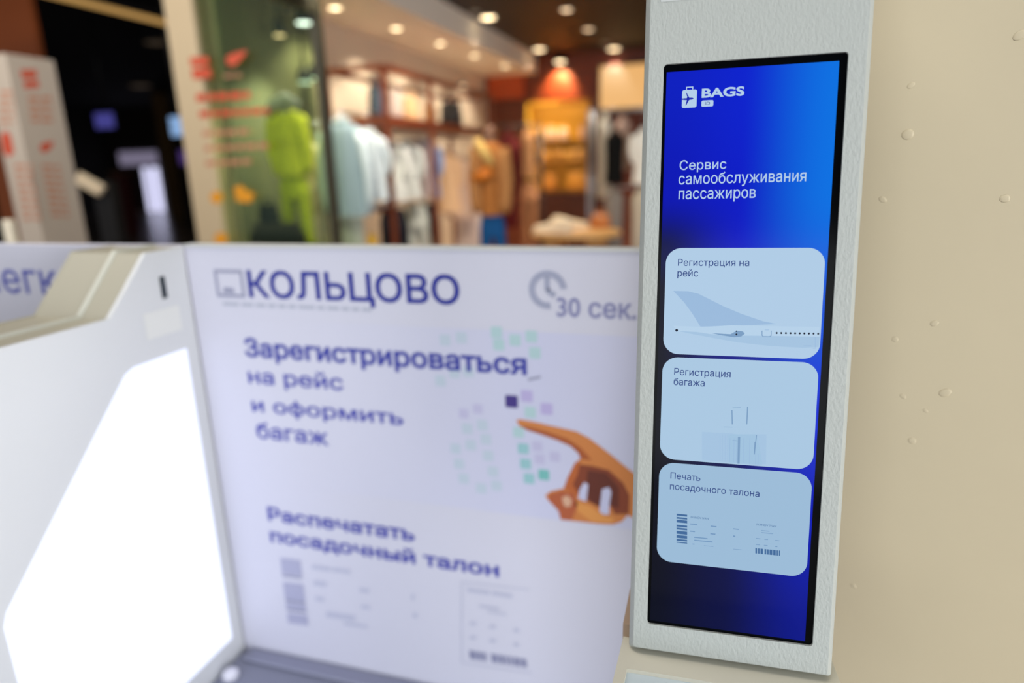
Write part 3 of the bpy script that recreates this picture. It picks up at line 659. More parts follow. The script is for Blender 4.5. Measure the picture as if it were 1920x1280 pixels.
G = Sheet((0, 3.975, 0), (1, 0, 0), (0, 0, 1), (0, -1, 0))
M_red = mat('orange_red_vinyl', (178, 70, 46), .5); M_redp = mat('faded_red_vinyl', (170, 116, 92), .5); M_oran = mat('orange_vinyl', (206, 140, 30), .5)
def pr(nm, L, m, S_=G, par=gp): S_.polys(nm, [[S_.px(*p) for p in l] for l in L], m, par, 0)
def seg_line(x0, x1, y, t, s=-.05):
    L = []; x = x0
    while x < x1:
        wd = random.uniform(12, 24); e = min(x+wd, x1); L.append([(x, y+(x-x0)*s), (e, y+(e-x0)*s), (e, y+t+(e-x0)*s), (x, y+t+(x-x0)*s)]); x = e+4
    return L
pr('print_emblem', [[(356, 108), (390, 106), (392, 122), (358, 124)], [(359, 129), (394, 127), (397, 146), (362, 148)]], M_red)
pr('print_bird', [[(424, 106), (440, 99), (464, 94), (455, 108), (440, 124), (426, 122)]], M_red)
pr('print_line', seg_line(420, 452, 140, 5), M_redp); pr('print_line', seg_line(368, 468, 176, 14), M_red); pr('print_line', seg_line(374, 504, 208, 12), M_red)
for y, a, b in ((246, 380, 470), (274, 384, 505), (302, 386, 470)): pr('print_line', seg_line(a, b, y, 9), M_redp)
pr('print_dot', [px_oct(406, 370, 12)], M_oran); pr('print_fish', [[(438, 352), (452, 346), (462, 358), (478, 362), (470, 380), (444, 378)]], M_oran); pr('print_dot', [px_oct(414, 448, 13)], M_oran)
box('backdrop', (SX+.002, 4.17, 0), (SX+.02, 5.3, 2.84), mat('olive_backdrop', (120, 122, 92), .7), tag(thing('window_backdrop', (SX+.01, 4.7, 0), 'olive green backdrop panel behind the shop window', 'panel'), None, None))

# ------------------------------------------------------------------ garments
def rotz(v, a): return np.array([v[0]*math.cos(a)-v[1]*math.sin(a), v[0]*math.sin(a)+v[1]*math.cos(a), v[2]])
M_hang = mat('hanger_wood', (120, 80, 50), .5)
def cloth(name, rgb): return mat('cloth_'+name, rgb, .85, bump=(120, .15, .002), var=(5, .10), spec=.15)
def garment(name, top, w_, length, m, label, cat, group=None, yaw=0, sleeve=None, flare=1.05, depth=.075, hook=True, m_sl=None, amp=.10, sl_ang=.16, on=None, rail=None):
    """hanging top, coat or dress: body, two sleeves, collar and hanger"""
    top = np.array(top, float); t = thing(name, (top[0], top[1], top[2]-length), label, cat, group) if on is None else on
    rnd = random.uniform(0, 6); n = 30; V = []; Fc = []
    rows = [(0, .30, .45), (.015, .42, .6), (.05, .78, .85), (.085, .96, 1), (.13, 1, 1.1)]+[(.13+.87*k/9, 1-.10*math.sin(math.pi*k/9)+(flare-1)*k/9, 1.1+.12*k/9) for k in range(1, 10)]
    for tt, a, b in rows:
        for k in range(n):
            th = 2*math.pi*k/n; f = 1+amp*min(1, tt*1.6)*(math.sin(6*th+rnd+tt*2)+.5*math.sin(11*th-rnd))
            p = np.array([a*w_/2*math.cos(th)*(1+(f-1)*.25), b*depth*math.sin(th)*f*1.0, -length*tt])
            V.append(top+rotz(p, yaw))
    for i in range(len(rows)-1):
        for k in range(n): Fc.append((i*n+k, i*n+(k+1) % n, (i+1)*n+(k+1) % n, (i+1)*n+k))
    Fc.append(tuple(range(n)))
    mesh('body', V, Fc, m, t, True)
    sl_len = min({'long': .60, 'short': .24}.get(sleeve, 0), length*.85)
    if sl_len:
        for sd in (-1, 1):
            P = []; R_ = []
            for k in range(7):
                q = k/6; x = sd*(w_*.43+sl_ang*sl_len*q+.03*math.sin(q*3)); z = -.06*length/.75-.02-sl_len*q
                P.append(top+rotz((x, .006*math.sin(q*4+rnd), z), yaw)); R_.append((min(.078, depth*.98)-.02*q)*(1+.05*math.sin(q*17+rnd)))
            V, Fc = tube_data(P, R_, 12); mesh('sleeve', V, Fc, m_sl or m, t, True)
    P = [top+rotz((w_*.15*math.cos(a), depth*.5*math.sin(a), .012), yaw) for a in np.linspace(0, 2*math.pi, 15)]
    V, Fc = tube_data(P, .016, 6, False); mesh('collar', V, Fc, m_sl or m, t, True)
    if hook:
        P = [top+rotz((-.17*w_/.4, 0, -.025), yaw), top+rotz((0, 0, .02), yaw), top+rotz((.17*w_/.4, 0, -.025), yaw)]
        h = tube('hanger', P, .008, M_hang, t, 6)
        tube('hook', [top+np.array([0, 0, .015]), (top[0], top[1], rail if rail else top[2]+.06)], .003, M_chrome, h, 5)
    elif rail: tube('hook', [top-np.array([0, 0, .01]), (top[0], top[1], rail)], .003, M_chrome, t, 5)
    return t
def trousers(name, top, w_, length, m, label, group=None, yaw=0, on=None, spread=.04, rail=None):
    top = np.array(top, float); t = thing(name, (top[0], top[1], top[2]-length), label, 'trousers', group) if on is None else on
    for sd in (-1, 1):
        P = []; R_ = []
        for k in range(8):
            q = k/7; P.append(top+rotz((sd*(w_*.25+spread*q), .01*math.sin(6*q), -.1-(length-.1)*q), yaw)); R_.append(w_*(.27-.09*q)*(1+.04*math.sin(9*q+sd)))
        V, Fc = tube_data(P, R_, 12); mesh('trouser_leg', V, Fc, m, t, True)
    n = 20; V = []; Fc = []
    for z, a, b in ((0, .42, .26), (-.03, .44, .27), (-.10, .50, .30), (-.2, .52, .30)):
        for k in range(n):
            th = 2*math.pi*k/n; V.append(top+rotz((w_*a*math.cos(th), w_*b*math.sin(th), z), yaw))
    for i in range(3):
        for k in range(n): Fc.append((i*n+k, i*n+(k+1) % n, (i+1)*n+(k+1) % n, (i+1)*n+k))
    Fc.append(tuple(range(n))); mesh('waistband', V, Fc, m, t, True)
    if rail: tube('hook', [top-np.array([0, 0, .01]), (top[0], top[1], rail)], .003, M_chrome, t, 5)
    return t
def GP(px, py, Y): return onY(px, py, Y)

# wooden gondola rack
GX0, GX1, GY0, GY1 = -2.80, -2.33, 4.66, 7.12
gr = thing('clothes_rack', ((GX0+GX1)/2, (GY0+GY1)/2, 0), 'reddish wooden clothes rack frame with a shelf in the shop middle', 'clothes rack')
for x in (GX0, GX1):
    for y in (GY0, 5.5, GY1): box('post', (x-.02, y-.02, 0), (x+.02, y+.02, 2.32), M_redwood, gr, .003)
for y in (GY0, GY1): box('top_beam', (GX0, y-.02, 2.28), (GX1, y+.02, 2.32), M_redwood, gr)
for x in (GX0, GX1): box('top_beam', (x-.02, GY0, 2.28), (x+.02, GY1, 2.32), M_redwood, gr)
box('shelf', (GX0, GY0, 1.90), (GX1, GY1, 1.97), M_redwood, gr, .004)
RX = -2.565; RZ, RL = 1.86, 1.29
tube('hanging_rail', [(RX, GY0, RZ), (RX, GY1, RZ)], .012, M_chrome, gr, 8)
tube('lower_rail', [(RX, GY0+.01, RL), (RX, 6.05, RL)], .012, M_chrome, gr, 8); tube('drop_rod', [(RX, 6.05, RL-.012), (RX, 6.05, 1.90)], .008, M_chrome, gr, 8)
box('cross_bar', (GX0, GY0-.015, RL-.015), (GX1, GY0+.015, RL+.015), M_redwood, gr)
for x, y in ((-2.565, 4.38), (-2.42, 4.52)): tube('display_arm', [(x, GY0+.02, 1.985), (x, y, 1.985)], .010, M_chrome, gr, 8)
tube('side_arm', [(GX0, 4.66, 1.93), (GX0, 4.56, 1.93), (-3.04, 4.56, 1.93)], .010, M_chrome, gr, 8)
tube('front_rail', [(GX0, 4.55, 1.325), (GX1, 4.55, 1.325)], .010, M_chrome, gr, 8)
for x in (GX0, GX1): tube('bracket', [(x, 4.64, 1.325), (x, 4.54, 1.325)], .010, M_chrome, gr, 8)
for (x, y, Y), nm in (((708, 131, 4.75), 'small lamp under the rack top, left of the near post'), ((733, 132, 4.85), 'small lamp under the rack top, right of the near post'), ((800, 150, 5.5), 'small lamp under the rack top beside its middle post'), ((866, 163, 6.3), 'small lamp under the rack top beside its far post')):
    p = onY(x, y, Y); t = thing('shelf_lamp', p, nm, 'lamp', 'rack lamps'); lathe('lens', [(.03, 0), (.032, .012)], p, M_soft_lamp, t, 14); lathe('cap', [(.034, .012), (.03, .03), (.006, .034), (.006, max(.05, 2.29-p[2]))], p, M_black, t, 14)
def bag(px, py, Y, w_, h_, m, label, group, z=None, d=.10, cat='bag', x=None):
    p = onY(px, py, Y)
    if z is not None: p[2] = z
    if x is not None: p[0] = x
    t = thing('handbag', p, label, cat, group)
    bm = bmesh.new(); bm_box(bm, (-w_/2, -d/2, 0), (w_/2, d/2, h_), min(w_, d)*.22)
    for v in bm.verts:
        k = 1-.22*(v.co.z/h_); v.co = Vector((p[0]+v.co.x*k, p[1]+v.co.y*k, p[2]+v.co.z))
    from_bm('body', bm, m, t, True)
    tube('handle', [(p[0]+w_*.28*math.cos(a), p[1], p[2]+h_*.95+h_*.35*math.sin(a)) for a in np.linspace(math.pi, 0, 9)], .008, m, t, 6)
    return t
for px, py, Y, w_, h_, c, nm in ((706, 190, 4.8, .11, .22, (70, 82, 100), 'slate blue bag on the rack shelf left of the near post'), (745, 190, 5.0, .12, .2, (190, 170, 158), 'pinkish grey bag on the rack shelf right of the near post'), (775, 190, 5.3, .13, .18, (226, 178, 130), 'peach bag on the rack shelf'),
                             (806, 200, 5.7, .1, .16, (190, 140, 90), 'tan bag on the rack shelf beside the middle post'), (852, 190, 6.1, .13, .2, (24, 16, 14), 'left black bag at the far end of the rack shelf'), (893, 195, 6.32, .12, .22, (22, 15, 14), 'right black bag at the far end of the rack shelf')):
    bx_ = min(max(float(onY(px, py, Y)[0]), GX0+.09), GX1-.09)
    bag(px, py, Y, w_, h_, mat('bag_'+'_'.join(map(str, c)), c, .5), nm, 'bags on the rack shelf', 1.971, x=bx_)

# garments on the rack
g1 = 'clothes on the wooden rack'
AZ = 1.974; fr = 1.314
garment('denim_shirt', (-2.565, 4.42, 1.925), .33, .66, cloth('pale_blue', (138, 158, 168)), 'large pale blue-grey shirt hanging at the near end of the rack', 'shirt', g1, 0, 'long', m_sl=cloth('pale_blue_sleeve', (196, 210, 216)), depth=.05, sl_ang=.05, rail=AZ)
garment('light_shirt', (-2.42, 4.55, 1.85), .22, .48, cloth('ice_white', (202, 212, 216)), 'icy white shirt half behind the pale blue-grey shirt', 'shirt', g1, 0, 'short', depth=.036, sl_ang=.1, rail=AZ)
garment('long_skirt', (-2.635, 4.55, 1.30), .22, .72, cloth('light_grey_green', (172, 178, 166)), 'pale grey-green long skirt below the pale blue-grey shirt', 'skirt', g1, 0, None, hook=False, depth=.04, rail=fr)
garment('cream_blouse', (-2.96, 4.56, 1.85), .13, .78, cloth('cream', (224, 208, 184)), 'narrow cream blouse at the left end of the rack beside the lime suit', 'blouse', g1, 0, 'short', sl_ang=.02, depth=.04, rail=1.92)
def rowY(px): d = ray(px, 260); return float(d[1]*RX/d[0])
ur = RZ-.013; lr = RL-.013
def row(name, px, z, w_, ln, c, cn_, label, cat, sl=None, fl=1.06, rl=None, **k): garment(name, (RX, rowY(px), z), w_, ln, cloth(cn_, c), label, cat, g1, 0, sl, fl, depth=.045, sl_ang=.04, rail=rl or ur, **k)
row('grey_shirt', 729, 1.80, .26, .47, (198, 200, 198), 'light_grey', 'light grey shirt right behind the near rack post', 'shirt', 'short')
row('silver_shirt', 758, 1.80, .26, .47, (202, 206, 204), 'pale_silver', 'pale silver shirt just right of the near rack post', 'shirt', 'short')
row('pink_shirt', 778, 1.81, .26, .48, (206, 186, 182), 'dusty_pink', 'dusty pink shirt behind the pale silver shirt', 'shirt')
row('blue_shirt', 794, 1.81, .28, .49, (140, 160, 200), 'sky_blue', 'sky blue shirt left of the middle rack post', 'shirt', 'short')
row('peach_shirt', 833, 1.71, .28, .56, (220, 180, 140), 'peach', 'peach shirt right of the middle rack post', 'shirt', 'short')
row('beige_shirt', 855, 1.68, .28, .62, (196, 168, 148), 'rose_beige', 'rose beige shirt beside the peach shirt', 'shirt', 'long')
row('lilac_blouse', 873, 1.36, .30, .66, (194, 178, 172), 'pale_lilac', 'pale lilac blouse lowest on the rack beside the jeans', 'blouse')
trousers('black_trousers', (RX, rowY(727), 1.265), .24, .7, cloth('black_navy', (22, 22, 30)), 'black trousers below the light grey shirt', g1, rail=lr, spread=.02)
trousers('grey_trousers', (RX, rowY(772), 1.265), .22, .8, cloth('stone', (186, 190, 184)), 'stone grey trousers below the pale silver shirt', g1, rail=lr, spread=.02)
trousers('dark_trousers', (RX, rowY(796), 1.265), .20, .8, cloth('charcoal', (44, 52, 56)), 'charcoal trousers beside the middle rack post', g1, rail=lr, spread=.02)
pz = float(GP(697, 452, 4.55)[2]); px_ = -2.465
t = thing('price_tag', (px_, 4.55, pz-.06), 'yellow price card hanging under the rack near end', 'price tag')
box('card', (px_-.03, 4.547, pz-.06), (px_+.03, 4.553, pz+.055), mat('yellow_card', (232, 178, 24), .5), t)
tube('string', [(px_, 4.55, pz+.05), (px_, 4.55, 1.3145)], .002, M_black, t, 5)

# mannequins
def mannequin(name, px, py, Y, label, skin=(176, 172, 166)):
    p = onY(px, py, Y); p0 = (p[0], p[1], 0)
    t = thing(name, p0, label, 'mannequin', 'shop mannequins'); z = p[2]
    m = mat('mannequin_%d' % skin[0], skin, .4)
    lathe('neck', [(.062, -.10), (.055, -.05), (.05, .0), (.055, .05), (.02, .075)], (p[0], p[1], z+.03), m, t, 16)
    box('stand_plate', (p[0]-.1, p[1]-.08, .012), (p[0]+.1, p[1]+.1, .025), M_chrome, t)
    tube('stand_pole', [(p[0], p[1], .02), (p[0], p[1], z-.8)], .014, M_chrome, t, 8)
    return t, p
t, p = mannequin('suit_mannequin', 535, 204, 4.30, 'lime green suit on a grey mannequin behind the shop window')
Ml = cloth('lime', (222, 224, 60)); Ml2 = cloth('lime_dark', (200, 208, 44))
garment('x', p, .20, .46, Ml, '', '', None, .15, 'long', 1.06, .06, False, Ml, on=t, sl_ang=.03)
trousers('x', p-np.array([0, 0, .42]), .20, .62, Ml2, '', None, .15, on=t)
tube('scarf', [p+np.array([-.12, -.05, -.05]), p+np.array([-.05, -.06, .03]), p+np.array([.05, -.06, .06]), p+np.array([.13, -.02, .02])], [.03, .045, .045, .03], mat('pale_scarf', (196, 196, 200), .8), t, 10)
hp = onY(504, 274, 4.26); bm = bmesh.new(); bmesh.ops.create_icosphere(bm, subdivisions=2, radius=1)
for v in bm.verts: v.co = Vector((hp[0]+v.co.x*.035, hp[1]+v.co.y*.03, hp[2]+v.co.z*.045))
from_bm('mannequin_hand', bm, mat('peach_hand', (222, 176, 120), .5), t, True)
t, p = mannequin('jacket_mannequin', 918, 262, 4.9, 'brown jacket, patterned scarf and blue jeans on a mannequin beside the rack', (96, 62, 40))
garment('x', p, .17, .55, cloth('camel_brown', (168, 106, 52)), '', '', None, .15, 'long', 1.0, .075, False, cloth('tan_sleeve', (176, 122, 72)), on=t, sl_ang=.03)
trousers('x', p-np.array([.0, 0, .52]), .19, .72, cloth('denim_blue', (24, 78, 130)), '', None, .15, on=t)
tube('scarf', [p+np.array([-.08, -.07, .0]), p+np.array([-.02, -.09, -.08]), p+np.array([.04, -.09, -.18])], [.025, .04, .025], mat('patterned_scarf', (214, 172, 98), .8, var=(30, .6)), t, 10)
tube('belt_bag', [p+np.array([-.10, -.09, -.28]), p+np.array([-.02, -.11, -.25]), p+np.array([.04, -.10, -.22])], [.03, .045, .03], mat('orange_leather', (216, 120, 26), .45), t, 10)
g2 = 'clothes beside the back cabinet'
sz = float(onY(970, 236, 7.4)[2]); sl_ = float(onY(970, 337, 7.4)[2]); sx0, sx1 = float(onY(922, 236, 7.4)[0]), float(onY(1014, 236, 7.4)[0])
st = thing('clothes_stand', ((sx0+sx1)/2, 7.4, 0), 'thin dark stand holding the red coat and beige blouse', 'clothes stand')
tube('hanging_rail', [(sx0, 7.4, sz), (sx1, 7.4, sz)], .012, M_black, st, 8); tube('lower_rail', [((sx0+sx1)/2+.06, 7.4, sl_), (sx1, 7.4, sl_)], .010, M_black, st, 8)
for x in (sx0, sx1): tube('upright', [(x, 7.4, .012), (x, 7.4, sz)], .014, M_black, st, 8)
zc_ = sz-.012
garment('dark_red_coat', (float(onY(953, 255, 7.4)[0]), 7.4, sz-.06), .17, 1.05, cloth('dark_red', (70, 12, 14)), 'dark red coat behind the brown jacket mannequin', 'coat', g2, 0, 'long', sl_ang=0, depth=.05, rail=zc_)
xb_ = float(onY(991, 255, 7.4)[0])
garment('beige_blouse', (xb_, 7.4, sz-.06), .15, sz-.06-sl_-.03, cloth('warm_beige', (150, 108, 72)), 'beige blouse hanging at the left of the yellow cabinet', 'blouse', g2, 0, None, depth=.05, rail=zc_)
trousers('beige_trousers', (xb_, 7.4, sl_-.03), .18, .8, cloth('brown_beige', (150, 104, 72)), 'brown-beige trousers below the beige blouse', g2, rail=sl_-.010, spread=.01)

# black bag on plinth behind the glass
p = onY(518, 418, 4.10)
pl = thing('display_plinth', (p[0], p[1], 0), 'black display plinth behind the shop window', 'plinth'); box('block', (p[0]-.20, p[1]-.05, 0), (p[0]+.20, p[1]+.05, p[2]-.06), M_black, pl, .01); box('top_board', (p[0]-.17, p[1]-.045, p[2]-.06), (p[0]+.17, p[1]+.045, p[2]), mat('dark_taupe_board', (58, 48, 36), .5), pl, .006)
bag(506, 418, 4.10, .15, .13, mat('black_leather', (14, 15, 14), .4), 'small black handbag on the plinth behind the shop window', None, p[2]+.001, .07)

# ------------------------------------------------------------------ back of the shop
def yb_(px, py, Y=9.98): return onY(px, py, Y)
a = onY(985, 195, 9.6); b = onY(1100, 362, 9.6)
cab = thing('display_cabinet', ((a[0]+b[0])/2, 9.75, 0), 'dark wooden cabinet with glowing yellow shelves at the shop back', 'cabinet')
M_ylw = mat('lit_yellow_back', (204, 150, 40), .5)
x0, x1, z0, z1 = float(a[0]), float(b[0]), float(b[2]), float(a[2])
box('base_unit', (x0, 9.80, 0), (x1, 9.98, z0), M_darkwood, cab, .005)
box('back_board', (x0, 9.95, z0), (x1, 9.98, z1), M_ylw, cab)
box('side_board', (x0-.04, 9.80, z0), (x0, 9.98, z1+.04), mat('yellow_side', (224, 176, 60), .4), cab)
box('side_board', (x1, 9.80, 0), (x1+.10, 9.98, z1+.04), M_darkwood, cab)
box('top_board', (x0, 9.80, z1), (x1, 9.98, z1+.04), M_ylw, cab)
zs = [float(onY(1040, y, 9.6)[2]) for y in (262, 304, 358)]
for z in zs: box('shelf', (x0, 9.82, z-.02), (x1, 9.95, z), mat('amber_shelf', (140, 90, 26), .5), cab)
for nm, x, z, yy in (('cabinet_light', (x0+x1)/2, z1-.03, 9.70),):
    l = bpy.data.lights.new(nm, 'AREA'); l.shape = 'RECTANGLE'; l.size = .8; l.size_y = .06; l.energy = 1.8; l.color = (1, .72, .3); o = bpy.data.objects.new(nm, l); COL.objects.link(o); o.location = (x, yy, z); o.rotation_euler = (math.radians(30), 0, 0)
g3 = 'bags in the yellow cabinet'
zi = 0
for k, (px, w_, h_, c, lab, si) in enumerate(((1034, .14, .17, (226, 190, 160), 'left pale pink bag on the cabinet top shelf', 0), (1056, .14, .17, (228, 192, 160), 'right pale pink bag on the cabinet top shelf', 0), (1012, .12, .13, (40, 28, 16), 'dark bag at the left of the cabinet top shelf', 0), (1094, .11, .2, (214, 172, 140), 'rose bag at the right end of the cabinet top shelf', 0),
     (1024, .15, .18, (214, 150, 60), 'leftmost amber bag on the cabinet middle shelf', 1), (1046, .15, .2, (206, 146, 62), 'second amber bag on the cabinet middle shelf', 1), (1068, .15, .19, (214, 156, 66), 'third amber bag on the cabinet middle shelf', 1), (1088, .14, .2, (208, 152, 76), 'rightmost amber bag on the cabinet middle shelf', 1), (1006, .09, .1, (30, 16, 12), 'tiny dark bag on the cabinet middle shelf', 1),
     (1032, .2, .26, (208, 136, 48), 'narrow orange bag on the cabinet bottom shelf', 2), (1082, .3, .28, (218, 150, 50), 'wide orange bag on the cabinet bottom shelf', 2))):
    bag(px, 300, 9.885, w_, h_*.9, mat('cbag_%d' % k, c, .5), lab, g3, zs[si]+.001, .10)
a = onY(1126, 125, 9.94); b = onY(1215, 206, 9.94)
lb = thing('spotlit_panel', ((a[0]+b[0])/2, 9.94, b[2]), 'cream panel with painted-in spotlight glow at the upper right shop back', 'light box')
box('frame', (a[0]-.03, 9.93, b[2]-.03), (b[0]+.03, 9.99, a[2]+.03), M_darkwood, lb); box('panel', (a[0], 9.915, b[2]), (b[0], 9.93, a[2]), mat('cream_painted_glow', (240, 182, 112), .5, 0, .95), lb)  # panel's emission stands in for a spotlight falling on it
# right rack
rk = thing('clothes_rail', (onY(1170, 300, 7)[0], 6.92, 0), 'chrome clothes rail at the right edge of the shop view', 'clothes rail')
rx0, rx1_, rz_ = float(onY(1108, 206, 6.92)[0]), float(onY(1266, 206, 6.92)[0]), float(onY(1165, 206, 6.92)[2]); rl_ = float(onY(1165, 351, 6.8)[2])
for y in (6.8, 7.06): tube('hanging_rail', [(rx0, y, rz_), (rx1_, y, rz_)], .012, M_chrome, rk, 8)
tube('lower_rail', [(rx0, 6.8, rl_), (rx1_, 6.8, rl_)], .010, M_chrome, rk, 8)
for x in (rx0, rx1_):
    for y in (6.8, 7.06): tube('upright', [(x, y, .012), (x, y, rz_)], .014, M_chrome, rk, 8)
g4 = 'clothes on the right rail'; zr = rz_-.012
def XZ(px, py, Y): p = onY(px, py, Y); return (float(p[0]), Y, float(p[2]))
garment('white_blouse', XZ(1135, 220, 7.06), .14, .8, cloth('soft_white', (200, 194, 180)), 'soft white blouse at the left end of the chrome rail', 'blouse', g4, 0, None, depth=.05, rail=zr)
garment('pink_blouse', XZ(1169, 222, 7.06), .16, .5, cloth('grey_pink', (166, 140, 128)), 'grey-pink blouse behind the black jacket on the chrome rail', 'blouse', g4, 0, None, depth=.05, rail=zr)
jt = XZ(1153, 250, 6.8); jl = jt[2]-rl_-.03
garment('black_jacket', jt, .19, jl, cloth('jet', (10, 10, 11)), 'black jacket on the chrome rail', 'jacket', g4, 0, None, depth=.05, rail=zr)
tt_ = XZ(1207, 244, 6.8)
garment('white_tee', tt_, .18, tt_[2]-rl_-.03, cloth('bright_white', (226, 226, 220)), 'bright white tee at the right end of the chrome rail', 'shirt', g4, 0, 'short', depth=.05, sl_ang=0, rail=zr)
garment('grey_skirt', (jt[0], 6.8, rl_-.025), .19, .72, cloth('grey_lace', (128, 122, 116)), 'grey lace skirt below the black jacket', 'skirt', g4, 0, None, hook=False, depth=.05, rail=rl_-.010)
garment('cream_skirt', (tt_[0], 6.8, rl_-.025), .2, .8, cloth('cream_grey', (190, 182, 164)), 'cream skirt below the bright white tee', 'skirt', g4, 0, None, hook=False, depth=.05, rail=rl_-.010)
# display table
tc_ = onY(1080, 432, 6.2); zt_ = float(tc_[2])
tb = thing('display_table', (tc_[0], tc_[1], 0), 'round light wooden display table in the shop', 'table')
lathe('table_top', [(.40, 0), (.42, .01), (.42, .035), (.40, .045)], (tc_[0], tc_[1], zt_-.045), mat('honey_oak', (206, 158, 96), .4, var=(5, .15)), tb, 36)
for dx, dy in ((.2, -.2), (-.2, -.2), (.2, .2), (-.2, .2)): box('table_leg', (tc_[0]+dx-.06, tc_[1]+dy-.03, .012), (tc_[0]+dx+.06, tc_[1]+dy+.03, zt_-.045), mat('honey_oak_leg', (190, 142, 84), .4), tb)
def shoe(px, Y, label, yaw, m, lift=0):
    p = onY(px, 430, Y); t = thing('sneaker', (p[0], p[1], zt_+.001+lift), label, 'shoe', 'shoes on the round table')
    V = []; Fc = []; n = 14; secs = [(-.14, .035, .08), (-.11, .042, .11), (-.05, .042, .105), (.02, .044, .075), (.08, .048, .055), (.13, .04, .045), (.155, .015, .03)]
    for x, hw, hh in secs:
        for k in range(n):
            th = 2*math.pi*k/n; zz = hh*.5+hh*.5*math.sin(th); v = rotz((x*1.25, hw*math.cos(th)*(1-.35*max(0, math.sin(th))), zz+.02), yaw); V.append(v+np.array([p[0], p[1], zt_+lift]))
    for i in range(len(secs)-1):
        for k in range(n): Fc.append((i*n+k, i*n+(k+1) % n, (i+1)*n+(k+1) % n, (i+1)*n+k))
    Fc += [tuple(range(n)), tuple(range((len(secs)-1)*n, len(secs)*n))]
    mesh('upper', V, Fc, m, t, True)
    V = []; sole = [(-.175, -.03), (-.175, .03), (-.05, .045), (.1, .05), (.18, .03), (.195, 0), (.18, -.03), (.1, -.05), (-.05, -.045)]
    for z in (0.001, .024):
        for x, y in sole: V.append(rotz((x, y, z), yaw)+np.array([p[0], p[1], zt_+lift]))
    n = len(sole); Fc = [(i, (i+1) % n, n+(i+1) % n, n+i) for i in range(n)]+[tuple(range(n)), tuple(range(n, 2*n))]
    mesh('sole', V, Fc, mat('white_sole', (226, 214, 196), .5), t)
M_shoe = mat('cream_canvas', (232, 212, 182), .7)
shoe(1038, 6.0, 'cream sneaker lying at the left of the round table', 3.05, M_shoe); shoe(1066, 6.32, 'cream sneaker at the right of the round table', .5, mat('pale_cream_canvas', (220, 200, 168), .7))
bag(1126, 425, 6.42, .2, .13, mat('caramel_leather', (176, 104, 42), .45), 'caramel brown bag at the right of the round table', None, zt_+.001, .12)
# wooden slat boxes on the back wall left of the cabinet
a = onY(950, 158, 9.9); box('orange_board', (a[0]-.3, 9.9, a[2]-.2), (a[0]+.25, 9.985, a[2]+.18), mat('orange_wood', (178, 70, 18), .45)); tag(COL.objects[-1], 'orange wooden board on the back wall beside the soffit end', 'board')

# ------------------------------------------------------------------ hall on the left
TX0, TX1, TY0, TY1, TZ = -4.236, -4.05, 3.2, 3.52, 2.31
tt = thing('advert_totem', ((TX0+TX1)/2, (TY0+TY1)/2, 0), 'pale grey advertising totem with red print at the far left', 'totem')
M_tot = mat('totem_white', (168, 158, 148), .5)
box('body', (TX0, TY0, 0), (TX1, TY1, TZ), M_tot, tt, .006)
T1 = Sheet((0, TY0-.001, 0), (1, 0, 0), (0, 0, 1), (0, -1, 0)); T2 = Sheet((TX1+.001, 0, 0), (0, 1, 0), (0, 0, 1), (1, 0, 0))
pr('print_emblem', [[(38, 131), (68, 131), (70, 146), (41, 147)], [(44, 152), (72, 151), (74, 164), (46, 166)]], M_red, T2, tt)
for y in (180, 194, 208, 222): pr('print_line', seg_line(52+(y-180)*.15, 96+(y-180)*.15, y, 7, .02), M_redp, T2, tt)
pr('print_bird', [[(74, 272), (86, 266), (101, 265), (96, 278), (84, 286), (77, 284)]], M_red, T2, tt)
for y in range(308, 400, 13): pr('print_line', seg_line(78+(y-308)*.2, 112+(y-308)*.2, y, 6, .05), M_redp, T2, tt)
pr('print_disc', [[(2, 250), (12, 245), (20, 255), (26, 285), (18, 294), (8, 288), (3, 270)]], M_red, T1, tt)
for y in range(170, 230, 14): pr('print_line', seg_line(0, 26, y, 6, 0), M_redp, T1, tt)
for y in range(308, 420, 14): pr('print_line', seg_line(26+(y-308)*.17, 60+(y-308)*.17, y, 6, 0), M_redp, T1, tt)

p = onY(40, 60, 6.0); rs = box('orange_pier', (p[0]-.9, 6.0, 0), (float(onY(66, 60, 6.0)[0]), 6.06, 4.3), mat('orange_brown_cladding', (150, 78, 38), .5)); struct(rs); rs.name = 'wall_pier'
a = onZ(110, 0, 3.2); b = onZ(310, 45, 3.2)
lbm = thing('light_strip', (-5.95, 6.2, 3.2), 'warm linear light strip under the dark hall ceiling', 'light strip'); box('housing', (-6.0, 4.2, 3.23), (-5.86, 8.2, 3.3), M_black, lbm); box('diffuser', (-5.985, 4.2, 3.2), (-5.875, 8.2, 3.229), mat('amber_strip', (206, 160, 92), .5, 0, .75), lbm)
for y in (4.6, 7.8): tube('suspension_wire', [(-5.93, y, 3.3), (-5.93, y, 4.3)], .005, M_black, lbm, 5)
